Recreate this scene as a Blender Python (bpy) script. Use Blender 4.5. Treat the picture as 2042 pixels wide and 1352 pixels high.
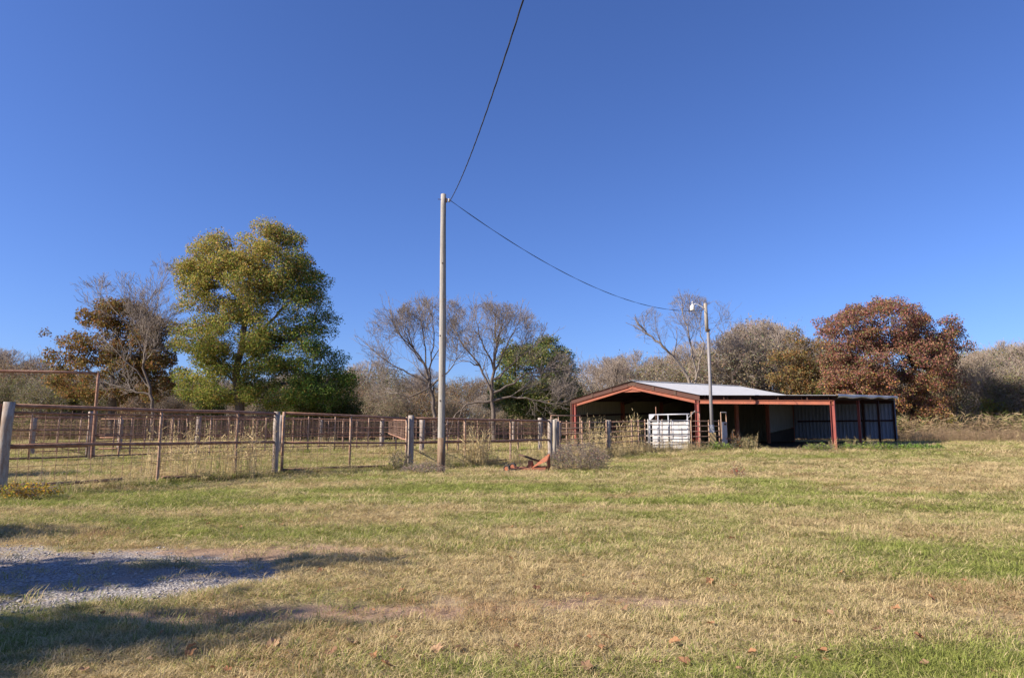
import bpy, bmesh, math, random
import numpy as np
from mathutils import Vector, Matrix

for o in list(bpy.data.objects):
    bpy.data.objects.remove(o)
scene = bpy.context.scene
COL = scene.collection
R = math.radians

# ------------------------------------------------------------------ camera
CAM_H = 1.25
F = 1361.0                       # focal length in photograph pixels
PITCH = math.atan(185.0 / F)
cam_data = bpy.data.cameras.new('camera')
cam_data.lens = 24.0
cam_data.sensor_width = 36.0
cam_data.clip_start = 0.05
cam_data.clip_end = 3000
cam = bpy.data.objects.new('camera', cam_data)
COL.objects.link(cam)
cam.location = (0, 0, CAM_H)
cam.rotation_euler = (math.pi / 2 + PITCH, 0, 0)
scene.camera = cam

# ------------------------------------------------------------------ sky, sun, exposure
SUN_EL = R(33)
SUN_AZ = R(70)                   # 0 = behind the camera, 90 = left of it
to_sun = Vector((-math.sin(SUN_AZ) * math.cos(SUN_EL), -math.cos(SUN_AZ) * math.cos(SUN_EL), math.sin(SUN_EL)))
world = bpy.data.worlds.new('World')
scene.world = world
world.use_nodes = True
wn = world.node_tree.nodes
wl = world.node_tree.links
wn.clear()
w_out = wn.new('ShaderNodeOutputWorld')
w_bg = wn.new('ShaderNodeBackground')
w_sky = wn.new('ShaderNodeTexSky')
w_sky.sky_type = 'NISHITA'
w_sky.sun_disc = False
w_sky.sun_elevation = SUN_EL
w_sky.sun_rotation = math.atan2(to_sun.x, to_sun.y)
w_sky.altitude = 300
w_sky.air_density = 1.0
w_sky.dust_density = 0.6
w_sky.ozone_density = 4.0
w_tint = wn.new('ShaderNodeMixRGB')          # the camera's white balance: a bluer, deeper sky
w_tint.blend_type = 'MULTIPLY'
w_tint.inputs[0].default_value = 1.0
w_tint.inputs[2].default_value = (0.545, 0.66, 1.02, 1)
w_bg.inputs['Strength'].default_value = 0.084
wl.new(w_sky.outputs[0], w_tint.inputs[1])
wl.new(w_tint.outputs[0], w_bg.inputs['Color'])
wl.new(w_bg.outputs[0], w_out.inputs['Surface'])

sun_data = bpy.data.lights.new('sun', 'SUN')
sun_data.energy = 5.0
sun_data.angle = R(0.5)
sun_data.color = (1.0, 0.90, 0.76)
sun = bpy.data.objects.new('sun', sun_data)
COL.objects.link(sun)
sun.location = (-30, -10, 30)
sun.rotation_euler = (-to_sun).to_track_quat('-Z', 'Y').to_euler()

scene.view_settings.view_transform = 'Standard'
scene.view_settings.look = 'None'
scene.view_settings.gamma = 1.0
scene.view_settings.exposure = 0.98
scene.render.engine = 'CYCLES'
scene.cycles.max_bounces = 6
scene.cycles.diffuse_bounces = 3
scene.cycles.glossy_bounces = 2
scene.cycles.transmission_bounces = 3
scene.cycles.transparent_max_bounces = 4
scene.cycles.use_denoising = True

# ------------------------------------------------------------------ helpers: placing
SP, CP = math.sin(PITCH), math.cos(PITCH)
def pt(x, y, d):
    """world point seen at photograph pixel (x, y) at forward distance d"""
    u = (x - 1021.0) / F
    v = (676.0 - y) / F
    dy = CP - v * SP
    k = d / dy
    return Vector((u * k, d, CAM_H + (SP + v * CP) * k))
def gpx(y):
    """forward distance of flat ground seen at pixel row y"""
    v = (676.0 - y) / F
    return CAM_H * (CP - v * SP) / -(SP + v * CP)

def hash2(ix, iy, seed):
    h = (ix.astype(np.int64) * 374761393 + iy.astype(np.int64) * 668265263 + seed * 2147483647) & 0xFFFFFFFF
    h = ((h ^ (h >> 13)) * 1274126177) & 0xFFFFFFFF
    h = h ^ (h >> 16)
    return (h & 0xFFFFFF) / float(0xFFFFFF)
def vnoise(x, y, seed=0):
    x = np.asarray(x, float); y = np.asarray(y, float)
    ix = np.floor(x); iy = np.floor(y)
    fx = x - ix; fy = y - iy
    fx = fx * fx * (3 - 2 * fx); fy = fy * fy * (3 - 2 * fy)
    a = hash2(ix, iy, seed); b = hash2(ix + 1, iy, seed)
    c = hash2(ix, iy + 1, seed); d = hash2(ix + 1, iy + 1, seed)
    return (a * (1 - fx) + b * fx) * (1 - fy) + (c * (1 - fx) + d * fx) * fy
def fbm(x, y, seed=0, octv=3):
    s = 0; a = 1; t = 0
    for i in range(octv):
        s = s + a * vnoise(x * 2 ** i, y * 2 ** i, seed + i * 17); t += a; a *= 0.5
    return s / t

# barn plan frame
BL = Vector((4.457, 49.72)); BR = Vector((12.03, 44.0))
BG = (BR - BL).normalized(); BE = Vector((-BG.y, BG.x))
BW = (BR - BL).length; BLEN = 21.9; BLEAN = 8.06; BSL = 0.036
BZ0 = 0.19
def bw2(s, t):
    p = BL + BG * s + BE * t
    return p.x, p.y

TER = [(0, 0, 0), (0, 6, 0), (-6, 6, 0), (6, 6, 0), (-10.2, 13.6, 0), (-7, 20.2, 0), (-3.5, 24.3, -.08), (1.9, 31, -.05), (6, 15, .0),
       (12, 42, .12), (18.46, 39.1, .17), (12, 44, .17), (4.5, 49.7, .18), (-15, 28, .1), (-9, 36, .22), (-2, 42, .22), (-25, 50, .4),
       (-4, 58, .45), (40, 45, .2), (22, 30, .03), (30, 22, 0), (15, 20, 0), (-25, 10, 0), (50, 66, .42), (0, -20, 0), (40, 10, 0),
       (0, 100, .8), (-60, 100, .8), (60, 100, .8), (120, 60, .6), (-120, 60, .6), (0, 250, 1.0), (200, 200, 1.0), (-200, 200, 1.0)]
for t in (0, 7.3, 14.6, 21.9):
    for s in (0, 6, BW, 14, BW + BLEAN):
        x, y = bw2(s, t); TER.append((x, y, .17 + .008 * t))
TER = np.array(TER)
def gz(x, y):
    x = np.asarray(x, float); y = np.asarray(y, float)
    sh = x.shape
    X = x.ravel()[:, None]; Y = y.ravel()[:, None]
    d2 = (X - TER[:, 0]) ** 2 + (Y - TER[:, 1]) ** 2
    w = 1.0 / (d2 + 9.0) ** 2
    z = (w * TER[:, 2]).sum(1) / w.sum(1)
    z = z.reshape(sh)
    dist = np.hypot(x, y)
    amp = np.clip((dist - 1.5) / 6, 0, 1)
    z = z + amp * (0.10 * (fbm(x * .35, y * .35, 5, 3) - .5) + 0.03 * (vnoise(x * 1.6, y * 1.6, 9) - .5))
    # the two shallow wheel ruts that curve off the gravel
    return z
def gzf(x, y):
    return float(gz(np.array([x]), np.array([y]))[0])
def gp(x, d):
    """ground point at pixel column x, forward distance d"""
    X = (x - 1021.0) / F * d / 1.0092
    return Vector((X, d, gzf(X, d)))
def ground_at(x, y):
    d = gpx(y)
    for _ in range(4):
        p = pt(x, y, d)
        z = gzf(p.x, p.y)
        v = (676.0 - y) / F
        d = (CAM_H - z) * (CP - v * SP) / -(SP + v * CP)
    p = pt(x, y, d)
    return Vector((p.x, p.y, gzf(p.x, p.y)))
def along(A, B, x):
    """point of the ground line A-B that is seen at pixel column x"""
    k = (x - 1021.0) / F / 1.0092
    dx, dy = B.x - A.x, B.y - A.y
    t = (k * A.y - A.x) / (dx - k * dy)
    X, Y = A.x + dx * t, A.y + dy * t
    return Vector((X, Y, gzf(X, Y)))

# ------------------------------------------------------------------ helpers: objects
def tag(o, label=None, cat=None, group=None, kind=None):
    if label: o['label'] = label
    if cat: o['category'] = cat
    if group: o['group'] = group
    if kind: o['kind'] = kind
    return o
def thing(name, label, cat, loc=(0, 0, 0), rz=0.0, group=None):
    o = bpy.data.objects.new(name, None)
    o.empty_display_size = 0.3
    COL.objects.link(o)
    o.location = loc; o.rotation_euler = (0, 0, rz)
    return tag(o, label, cat, group)
def link(name, me, mat=None, parent=None, smooth=False):
    o = bpy.data.objects.new(name, me)
    COL.objects.link(o)
    if mat is not None and not me.materials:
        me.materials.append(mat)
    if smooth:
        me.polygons.foreach_set('use_smooth', np.ones(len(me.polygons), dtype=bool))
    if parent is not None:
        o.parent = parent
    return o
def np_mesh(name, verts, quads=None, tris=None, attrs=None):
    verts = np.asarray(verts, np.float32).reshape(-1, 3)
    me = bpy.data.meshes.new(name)
    loops = []; sizes = []
    if quads is not None and len(quads):
        q = np.asarray(quads, np.int32).reshape(-1, 4); loops.append(q.ravel()); sizes.append(np.full(len(q), 4, np.int32))
    if tris is not None and len(tris):
        t = np.asarray(tris, np.int32).reshape(-1, 3); loops.append(t.ravel()); sizes.append(np.full(len(t), 3, np.int32))
    me.vertices.add(len(verts)); me.vertices.foreach_set('co', verts.ravel())
    if loops:
        loops = np.concatenate(loops); sizes = np.concatenate(sizes)
        starts = np.concatenate([[0], np.cumsum(sizes)[:-1]]).astype(np.int32)
        me.loops.add(len(loops)); me.loops.foreach_set('vertex_index', loops)
        me.polygons.add(len(sizes)); me.polygons.foreach_set('loop_start', starts)
        try:
            me.polygons.foreach_set('loop_total', sizes)
        except Exception:
            pass
    if attrs:
        for k, (typ, data) in attrs.items():
            a = me.attributes.new(k, typ, 'POINT')
            data = np.asarray(data)
            if typ == 'FLOAT': a.data.foreach_set('value', data.astype(np.float32).ravel())
            elif typ == 'INT': a.data.foreach_set('value', data.astype(np.int32).ravel())
            elif typ == 'FLOAT_VECTOR': a.data.foreach_set('vector', data.astype(np.float32).ravel())
            elif typ == 'FLOAT_COLOR': a.data.foreach_set('color', data.astype(np.float32).ravel())
    me.update(calc_edges=True)
    return me
def local(parent, p):
    """world point -> space of an unscaled parent at top level"""
    M = Matrix.LocRotScale(parent.location, parent.rotation_euler, None).inverted()
    return M @ Vector(p)

def seg_geo(P0, P1, R0, R1, k):
    """k-sided prisms for arrays of segments"""
    P0 = np.asarray(P0, float).reshape(-1, 3); P1 = np.asarray(P1, float).reshape(-1, 3)
    n = len(P0)
    R0 = np.broadcast_to(np.asarray(R0, float), (n,)); R1 = np.broadcast_to(np.asarray(R1, float), (n,))
    D = P1 - P0
    L = np.linalg.norm(D, axis=1, keepdims=True); L[L == 0] = 1e-6
    D = D / L
    ref = np.where(np.abs(D[:, 2:3]) > .9, np.array([[1., 0, 0]]), np.array([[0, 0, 1.]]))
    U = np.cross(ref, D); U /= np.linalg.norm(U, axis=1, keepdims=True)
    V = np.cross(D, U)
    a = np.arange(k) * 2 * math.pi / k + math.pi / k
    ring = U[:, None, :] * np.cos(a)[None, :, None] + V[:, None, :] * np.sin(a)[None, :, None]
    A = P0[:, None, :] + ring * R0[:, None, None]
    B = P1[:, None, :] + ring * R1[:, None, None]
    verts = np.concatenate([A, B], axis=1).reshape(-1, 3)
    base = (np.arange(n) * 2 * k)[:, None]
    i = np.arange(k)[None, :]; j = (i + 1) % k
    quads = np.stack([base + i, base + j, base + k + j, base + k + i], axis=2).reshape(-1, 4)
    return verts, quads

class MB:
    """collects shapes into ONE mesh"""
    def __init__(self): self.bm = bmesh.new()
    def box(self, c, s, rot=None, bev=0.0):
        M = Matrix.Translation(Vector(c))
        if rot is not None: M = M @ rot.to_4x4()
        M = M @ Matrix.Diagonal((s[0], s[1], s[2], 1))
        r = bmesh.ops.create_cube(self.bm, size=1.0, matrix=M)
        if bev > 0:
            es = list({e for v in r['verts'] for e in v.link_edges})
            bmesh.ops.bevel(self.bm, geom=es, offset=bev, segments=1, affect='EDGES')
        return self
    def tube(self, a, b, r0, r1=None, n=10, caps=True):
        a = Vector(a); b = Vector(b); r1 = r0 if r1 is None else r1
        d = b - a
        M = Matrix.Translation((a + b) / 2) @ d.to_track_quat('Z', 'Y').to_matrix().to_4x4()
        bmesh.ops.create_cone(self.bm, cap_ends=caps, segments=n, radius1=r0, radius2=r1, depth=d.length, matrix=M)
        return self
    def path(self, pts, r, n=8):
        pts = [Vector(p) for p in pts]
        rs = r if isinstance(r, (list, tuple)) else [r] * len(pts)
        rings = []
        u = None
        for i, p in enumerate(pts):
            d = (pts[min(i + 1, len(pts) - 1)] - pts[max(i - 1, 0)]).normalized()
            if u is None:
                ref = Vector((0, 0, 1)) if abs(d.z) < .9 else Vector((1, 0, 0))
                u = ref.cross(d).normalized()
            u = (u - d * u.dot(d)).normalized(); v = d.cross(u)
            rings.append([self.bm.verts.new(p + (u * math.cos(2 * math.pi * k / n) + v * math.sin(2 * math.pi * k / n)) * rs[i]) for k in range(n)])
        for a, b in zip(rings, rings[1:]):
            for k in range(n):
                self.bm.faces.new((a[k], a[(k + 1) % n], b[(k + 1) % n], b[k]))
        self.bm.faces.new(rings[0][::-1]); self.bm.faces.new(rings[-1])
        return self
    def lathe(self, prof, c=(0, 0, 0), n=16):
        c = Vector(c); rings = []
        for r, z in prof:
            rings.append([self.bm.verts.new(c + Vector((max(r, .0005) * math.cos(2 * math.pi * k / n), max(r, .0005) * math.sin(2 * math.pi * k / n), z))) for k in range(n)])
        for a, b in zip(rings, rings[1:]):
            for k in range(n): self.bm.faces.new((a[k], a[(k + 1) % n], b[(k + 1) % n], b[k]))
        return self
    def quad(self, *ps):
        self.bm.faces.new([self.bm.verts.new(Vector(p)) for p in ps]); return self
    def slab(self, p, up):
        """prism: polygon p extruded by vector up"""
        up = Vector(up)
        a = [self.bm.verts.new(Vector(q)) for q in p]; b = [self.bm.verts.new(Vector(q) + up) for q in p]
        n = len(p)
        self.bm.faces.new(a[::-1]); self.bm.faces.new(b)
        for i in range(n): self.bm.faces.new((a[i], a[(i + 1) % n], b[(i + 1) % n], b[i]))
        return self
    def mesh(self, name):
        bmesh.ops.recalc_face_normals(self.bm, faces=self.bm.faces[:])
        me = bpy.data.meshes.new(name); self.bm.to_mesh(me); self.bm.free(); return me
    def build(self, name, mat, parent=None, smooth=False):
        return link(name, self.mesh(name), mat, parent, smooth)

# ------------------------------------------------------------------ materials
class NT:
    def __init__(self, name):
        self.m = bpy.data.materials.new(name); self.m.use_nodes = True
        self.t = self.m.node_tree; self.n = self.t.nodes; self.l = self.t.links
        self.n.clear()
        self.out = self.n.new('ShaderNodeOutputMaterial')
    def new(self, typ, **kw):
        nd = self.n.new(typ)
        for k, v in kw.items():
            setattr(nd, k, v)
        return nd
    def put(self, sock, v):
        if hasattr(v, 'is_output'): self.l.new(v, sock)
        else: sock.default_value = v
    def coord(self, which='Object'):
        return self.new('ShaderNodeTexCoord').outputs[which]
    def pos(self):
        return self.new('ShaderNodeNewGeometry').outputs['Position']
    def noise(self, vec, scale, detail=4.0, rough=0.6, dist=0.0):
        nd = self.new('ShaderNodeTexNoise')
        self.l.new(vec, nd.inputs['Vector'])
        nd.inputs['Scale'].default_value = scale; nd.inputs['Detail'].default_value = detail
        nd.inputs['Roughness'].default_value = rough; nd.inputs['Distortion'].default_value = dist
        return nd.outputs['Fac']
    def scale(self, vec, s):
        nd = self.new('ShaderNodeMapping'); self.l.new(vec, nd.inputs['Vector']); nd.inputs['Scale'].default_value = s
        return nd.outputs[0]
    def ramp(self, fac, stops, interp='LINEAR'):
        nd = self.new('ShaderNodeValToRGB'); self.l.new(fac, nd.inputs['Fac'])
        nd.color_ramp.interpolation = interp
        e = nd.color_ramp.elements
        while len(e) < len(stops): e.new(0.5)
        for el, (p, c) in zip(e, stops):
            el.position = p
            el.color = (c, c, c, 1) if isinstance(c, (int, float)) else (*c, 1)
        return nd.outputs['Color']
    def mix(self, fac, a, b, blend='MIX'):
        nd = self.new('ShaderNodeMixRGB', blend_type=blend)
        self.put(nd.inputs[0], fac)
        for s, v in ((nd.inputs[1], a), (nd.inputs[2], b)):
            self.put(s, v if hasattr(v, 'is_output') else (*v, 1))
        return nd.outputs[0]
    def math(self, op, a, b=0.0):
        nd = self.new('ShaderNodeMath', operation=op)
        self.put(nd.inputs[0], a); self.put(nd.inputs[1], b)
        return nd.outputs[0]
    def attr(self, name, typ='GEOMETRY'):
        return self.new('ShaderNodeAttribute', attribute_name=name, attribute_type=typ)
    def bump(self, h, strength=.4, dist=.02):
        nd = self.new('ShaderNodeBump'); self.l.new(h, nd.inputs['Height'])
        nd.inputs['Strength'].default_value = strength; nd.inputs['Distance'].default_value = dist
        return nd.outputs[0]
    def pbr(self, color, rough=.8, metal=0.0, normal=None, spec=.3):
        b = self.new('ShaderNodeBsdfPrincipled')
        self.put(b.inputs['Base Color'], color if hasattr(color, 'is_output') else (*color, 1))
        self.put(b.inputs['Roughness'], rough); self.put(b.inputs['Metallic'], metal)
        b.inputs['Specular IOR Level'].default_value = spec
        if normal is not None: self.l.new(normal, b.inputs['Normal'])
        self.l.new(b.outputs[0], self.out.inputs['Surface'])
        return self.m
    def leaf(self, color, trans=.35, rough=.7):
        d = self.new('ShaderNodeBsdfDiffuse'); t = self.new('ShaderNodeBsdfTranslucent'); mx = self.new('ShaderNodeMixShader')
        self.put(d.inputs['Color'], color); self.put(t.inputs['Color'], color)
        mx.inputs[0].default_value = trans
        self.l.new(d.outputs[0], mx.inputs[1]); self.l.new(t.outputs[0], mx.inputs[2])
        self.l.new(mx.outputs[0], self.out.inputs['Surface'])
        return self.m

M = {}
def m_two(key, c1, c2, c3=None, scale=6.0, lo=.4, hi=.62, rough=.85, metal=0, stretch=(1, 1, 1), bump=.25):
    n = NT(key); v = n.pos()
    vs = n.scale(v, stretch)
    f = n.noise(vs, scale, 6, .65)
    f2 = n.noise(vs, scale * 5, 3, .6)
    c = n.mix(n.ramp(f, [(lo, 0.0), (hi, 1.0)]), c1, c2)
    if c3: c = n.mix(n.ramp(f2, [(.55, 0.0), (.7, 1.0)]), c, c3)
    c = n.mix(.35, c, n.ramp(f2, [(.2, .35), (.8, 1.0)]), 'MULTIPLY')
    M[key] = n.pbr(c, rough, metal, n.bump(f2, bump, .01))
m_two('rust', (.25, .12, .078), (.40, .235, .16), (.15, .07, .05), 7)
m_two('rust_pale', (.43, .29, .205), (.33, .17, .10), (.48, .40, .34), 5.5, .42, .62)
m_two('pipe_pale', (.50, .47, .44), (.40, .32, .26), (.30, .17, .11), 4.0, .45, .7)
m_two('post_wood', (.40, .36, .31), (.27, .225, .18), (.17, .13, .10), 9.0, .4, .65, .95, 0, (3, 3, .35))
m_two('post_grey', (.39, .345, .305), (.29, .205, .155), (.20, .13, .095), 9.0, .42, .64, .9, 0, (2, 2, .5))
m_two('pole_wood', (.45, .42, .375), (.31, .275, .24), (.13, .10, .08), 13.0, .4, .6, .95, 0, (5, 5, .12), .6)
m_two('pole_butt', (.17, .10, .06), (.30, .22, .15), (.10, .06, .04), 8.0, .4, .62, .95, 0, (3, 3, .3))
m_two('wire', (.22, .12, .08), (.30, .20, .15), None, 8)
m_two('galv', (.46, .47, .50), (.38, .38, .42), (.30, .29, .30), 9, .4, .65, .55, .35)
m_two('steel', (.27, .255, .26), (.22, .205, .205), (.19, .15, .13), 6, .4, .65, .6, .2)
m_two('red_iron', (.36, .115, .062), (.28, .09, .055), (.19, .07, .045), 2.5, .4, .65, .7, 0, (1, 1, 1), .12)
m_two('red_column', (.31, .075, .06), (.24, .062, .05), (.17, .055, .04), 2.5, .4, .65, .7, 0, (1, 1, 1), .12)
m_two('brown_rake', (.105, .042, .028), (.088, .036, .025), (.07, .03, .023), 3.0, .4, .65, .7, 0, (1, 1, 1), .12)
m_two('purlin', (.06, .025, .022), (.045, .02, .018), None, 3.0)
m_two('liner', (.16, .135, .09), (.12, .10, .07), None, 2.0)
m_two('barn_dark', (.07, .05, .038), (.045, .034, .027), None, 2.0)  # near-black brown: the barn's interior shade put into the colour
m_two('roof_metal', (.58, .58, .585), (.53, .53, .535), (.48, .465, .45), 1.2, .42, .68, .5, .15, (1, 1, 1), .04)
m_two('siding_tan', (.27, .245, .16), (.23, .205, .135), (.18, .155, .105), 1.5, .42, .66, .55, 0, (3, 3, .4), .05)
m_two('siding_shade_blue', (.26, .29, .37), (.22, .25, .32), (.15, .165, .20), 1.5, .42, .66, .5, .1, (3, 3, .4), .05)  # pale metal siding; the sky-blue of its shade is painted into the colour
m_two('siding_partition', (.27, .26, .23), (.20, .185, .15), (.13, .11, .08), 1.8, .42, .66, .6, .0, (3, 3, .4), .05)
m_two('gutter', (.70, .68, .65), (.60, .57, .53), (.36, .31, .26), 3, .4, .66, .6)
m_two('white_paint', (.55, .55, .565), (.45, .435, .42), (.31, .25, .21), 4, .42, .66, .6)
m_two('lamp_white', (.72, .70, .66), (.62, .60, .56), None, 6)
m_two('tan_box', (.46, .33, .16), (.38, .27, .14), (.30, .19, .10), 6)
m_two('orange', (.40, .12, .05), (.28, .11, .065), (.17, .085, .06), 9, .38, .60, .85)
m_two('dark_iron', (.075, .045, .035), (.13, .075, .05), None, 7)
m_two('rubber', (.035, .034, .033), (.06, .056, .05), None, 20)
m_two('concrete', (.42, .39, .34), (.34, .31, .27), (.27, .23, .19), 2.5)
m_two('cable', (.03, .03, .035), (.05, .05, .055), None, 30)
m_two('ceramic', (.50, .48, .44), (.40, .37, .33), None, 20)
m_two('bark_dark', (.12, .092, .075), (.18, .145, .12), (.07, .055, .046), 3.5, .4, .62, .95, 0, (2, 2, .6))
m_two('bark_grey', (.20, .165, .14), (.27, .23, .20), (.13, .105, .09), 3.5, .4, .62, .95, 0, (2, 2, .6))
m_two('bark_pale', (.33, .275, .225), (.25, .205, .17), (.15, .12, .10), 3.0, .4, .62, .95, 0, (2, 2, .6))
m_two('twig', (.29, .24, .205), (.22, .18, .155), None, 3.0)
m_two('twig_far', (.42, .34, .275), (.33, .265, .215), None, 3.0)

def m_leaf(key, trans=.35):
    n = NT(key)
    a = n.attr('leaf_colour')
    M[key] = n.leaf(a.outputs['Color'], trans)
m_leaf('leaf')

def m_grass(key, straw, straw2, green, green2, brown):
    n = NT(key)
    dry = n.attr('dry', 'INSTANCER').outputs['Fac']
    rnd = n.attr('blade').outputs['Fac']
    hue = n.attr('tone', 'INSTANCER').outputs['Fac']
    s = n.mix(rnd, straw, straw2)
    g = n.mix(rnd, green, green2)
    s = n.mix(n.ramp(hue, [(.72, 0.0), (.95, .85)]), s, brown)
    # each blade of a tuft is either green or dry, more dry ones where the patch is dry
    k = n.math('ADD', n.math('MULTIPLY', n.math('SUBTRACT', dry, rnd), 3.0), .5)
    k = n.ramp(k, [(0.0, 0.0), (1.0, 1.0)])
    c = n.mix(k, g, s)
    M[key] = n.leaf(c, .3)
m_grass('grass', (.60, .48, .27), (.45, .34, .175), (.31, .33, .095), (.22, .255, .06), (.36, .21, .11))
m_grass('weed', (.66, .52, .29), (.50, .38, .20), (.22, .24, .08), (.15, .175, .055), (.23, .155, .11))

def m_ground():
    n = NT('ground')
    p = n.pos()
    gr = n.attr('gravel').outputs['Fac']; dr = n.attr('dry').outputs['Fac']; dt = n.attr('dirt').outputs['Fac']
    f1 = n.noise(p, 1.3, 5, .6); f2 = n.noise(p, 9, 5, .7); f3 = n.noise(p, 45, 4, .7)
    soil = n.mix(n.ramp(f2, [(.3, 0.0), (.7, 1.0)]), (.17, .125, .08), (.28, .21, .135))
    straw = n.mix(n.ramp(f2, [(.3, 0.0), (.7, 1.0)]), (.42, .33, .18), (.31, .235, .13))
    green = n.mix(n.ramp(f2, [(.3, 0.0), (.7, 1.0)]), (.19, .195, .06), (.26, .245, .085))
    grass = n.mix(n.ramp(n.math('ADD', dr, n.math('MULTIPLY', n.math('SUBTRACT', f1, .5), 1.2)), [(.35, 0.0), (.65, 1.0)]), green, straw)
    grass = n.mix(n.ramp(f3, [(.45, 0.0), (.62, .55)]), grass, soil)
    dirt = n.mix(n.ramp(f2, [(.35, 0.0), (.65, 1.0)]), (.36, .245, .165), (.27, .18, .12))
    c = n.mix(n.ramp(n.math('ADD', dt, n.math('MULTIPLY', n.math('SUBTRACT', f2, .5), .7)), [(.4, 0.0), (.62, 1.0)]), grass, dirt)
    vor = n.new('ShaderNodeTexVoronoi'); n.l.new(p, vor.inputs['Vector']); vor.inputs['Scale'].default_value = 38
    stone = n.mix(n.ramp(vor.outputs['Color'], [(0.0, 0.0), (1.0, 1.0)]), (.36, .335, .32), (.52, .49, .465))
    stone = n.mix(n.ramp(vor.outputs['Distance'], [(.3, 0.0), (.6, .8)]), stone, (.16, .135, .115))
    stone = n.mix(n.ramp(f1, [(.42, 0.0), (.62, .85)]), stone, n.mix(n.ramp(f3, [(.35, 0.0), (.65, 1.0)]), (.34, .275, .23), (.24, .19, .155)))
    k = n.ramp(n.math('ADD', gr, n.math('MULTIPLY', n.math('SUBTRACT', f2, .5), .8)), [(.4, 0.0), (.6, 1.0)])
    c = n.mix(k, c, stone)
    h = n.math('ADD', f3, n.math('MULTIPLY', n.math('MULTIPLY', vor.outputs['Distance'], k), -1.2))
    M['ground'] = n.pbr(c, .95, 0, n.bump(h, .6, .03), .15)
m_ground()
n = NT('stone_bit'); rr = n.new('ShaderNodeObjectInfo').outputs['Random']
M['stone_bit'] = n.pbr(n.mix(n.noise(n.pos(), 60, 3), n.ramp(rr, [(0, (.30, .28, .27)), (.6, (.43, .405, .39)), (1, (.56, .53, .50))]), (.30, .27, .24)), .9)
n = NT('dead_leaf'); rr = n.new('ShaderNodeObjectInfo').outputs['Random']
M['dead_leaf'] = n.leaf(n.mix(n.math('MULTIPLY', n.noise(n.coord(), 40, 3), .6), n.ramp(rr, [(0, (.42, .23, .12)), (.45, (.33, .17, .09)), (.8, (.50, .35, .22)), (1, (.13, .07, .05))]), (.24, .12, .06)), .2)

# ------------------------------------------------------------------ lay of the land: patches
def gauss(X, Y, c, sx, sy):
    return np.exp(-((X - c[0]) / sx) ** 2 - ((Y - c[1]) / sy) ** 2)
def gravel_mask(X, Y):
    w = fbm(X * .9, Y * .9, 31, 3) - .5
    # gravel tongue coming in from the left and fading out to the right
    yc = 6.0 + .12 * (X + 3)
    half = np.interp(X, [-14, -6, -4.2, -3.2, -2.4, -1.9], [3.8, 3.0, 2.6, 2.0, 1.1, .0])
    m = 1.0 - np.abs(Y - yc) / np.maximum(half, .02)
    m = np.where(X > -1.9, -1, m)
    return np.clip(m * 1.3 + w * 2.2, 0, 1)
def dirt_mask(X, Y):
    w = fbm(X * 1.1, Y * 1.1, 77, 3) - .5
    m = gauss(X, Y, (-3.0, 7.45), 1.5, .42) * 1.0 + gauss(X, Y, (-.95, 5.0), .75, .28) * .9 + gauss(X, Y, (-2.2, 4.9), 1.2, .25) * .6
    m += gauss(X, Y, (1.05, 5.4), .7, .25) * .55 + gauss(X, Y, (2.6, 8.2), .8, .3) * .4 + np.clip(fbm(X * .9, Y * 1.6, 15, 3) - .62, 0, 1) * 1.8 * (np.abs(X) < 14)
    return np.clip(m + w * .6, 0, 1)
GREENS = []
for px_, py_, sx, sy, a in ((1000, 975, 2.6, 1.6, .5), (700, 990, 2.5, 1.4, .4), (250, 1010, 2.5, 1.0, .45), (1500, 1010, 3.2, 2.0, .42), (1990, 1130, 1.5, 1.6, .7),
                            (1300, 1350, .8, .25, .4), (1850, 1330, 1.3, .5, .8), (950, 1345, .5, .2, .4), (700, 1310, 1.0, .3, .2), (250, 1340, 1.0, .25, .3), (1750, 915, 5, 2.0, .5),
                            (1200, 1000, 2.4, 1.2, .3), (1380, 960, 3, 1.5, .25)):
    g_ = ground_at(px_, py_); GREENS.append((g_.x, g_.y, sx, sy, a))
DRYS = []
for px_, py_, sx, sy, a in ((1600, 940, 8, 3.5, .35), (1250, 1060, 1.8, .8, .3), (1650, 1150, 1.6, .8, .3), (1050, 1120, 1.6, .7, .3), (1250, 1170, .8, .3, .3), (1000, 1040, 1.8, .8, .2), (1900, 960, 4, 2, .3)):
    g_ = ground_at(px_, py_); DRYS.append((g_.x, g_.y, sx, sy, a))
def dry_mask(X, Y):
    d = np.hypot(X, Y)
    v = .62 + (fbm(X * .5, Y * .8, 3, 4) - .5) * 1.9
    for gx, gy, sx, sy, a in GREENS: v = v - a * gauss(X, Y, (gx, gy), sx, sy)
    for gx, gy, sx, sy, a in DRYS: v = v + a * gauss(X, Y, (gx, gy), sx, sy)
    return np.clip(v, 0.03, 1)

# ------------------------------------------------------------------ ground sheet
def axis(parts):
    out = []
    for a, b, s in parts:
        out += list(np.arange(a, b, s))
    return np.array(out + [parts[-1][1]])
gx = axis([(-900, -300, 120), (-300, -100, 25), (-100, -40, 6), (-40, -14, 1.0), (-14, -8, .4), (-8, 3, .1), (3, 12, .3), (12, 40, .8), (40, 100, 6), (100, 300, 25), (300, 900, 120)])
gy = axis([(-300, -60, 40), (-60, -6, 6), (-6, 2.5, .8), (2.5, 9, .09), (9, 16, .25), (16, 36, .5), (36, 75, 1.0), (75, 150, 6), (150, 300, 25), (300, 1200, 120)])
GX, GY = np.meshgrid(gx, gy)
GZ = gz(GX, GY)
gm = gravel_mask(GX, GY); dm = dirt_mask(GX, GY); ym = dry_mask(GX, GY)
GZ = GZ - .03 * gm * (np.abs(GX) < 16) - .02 * dm
nx, ny = len(gx), len(gy)
idx = np.arange(nx * ny).reshape(ny, nx)
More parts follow.
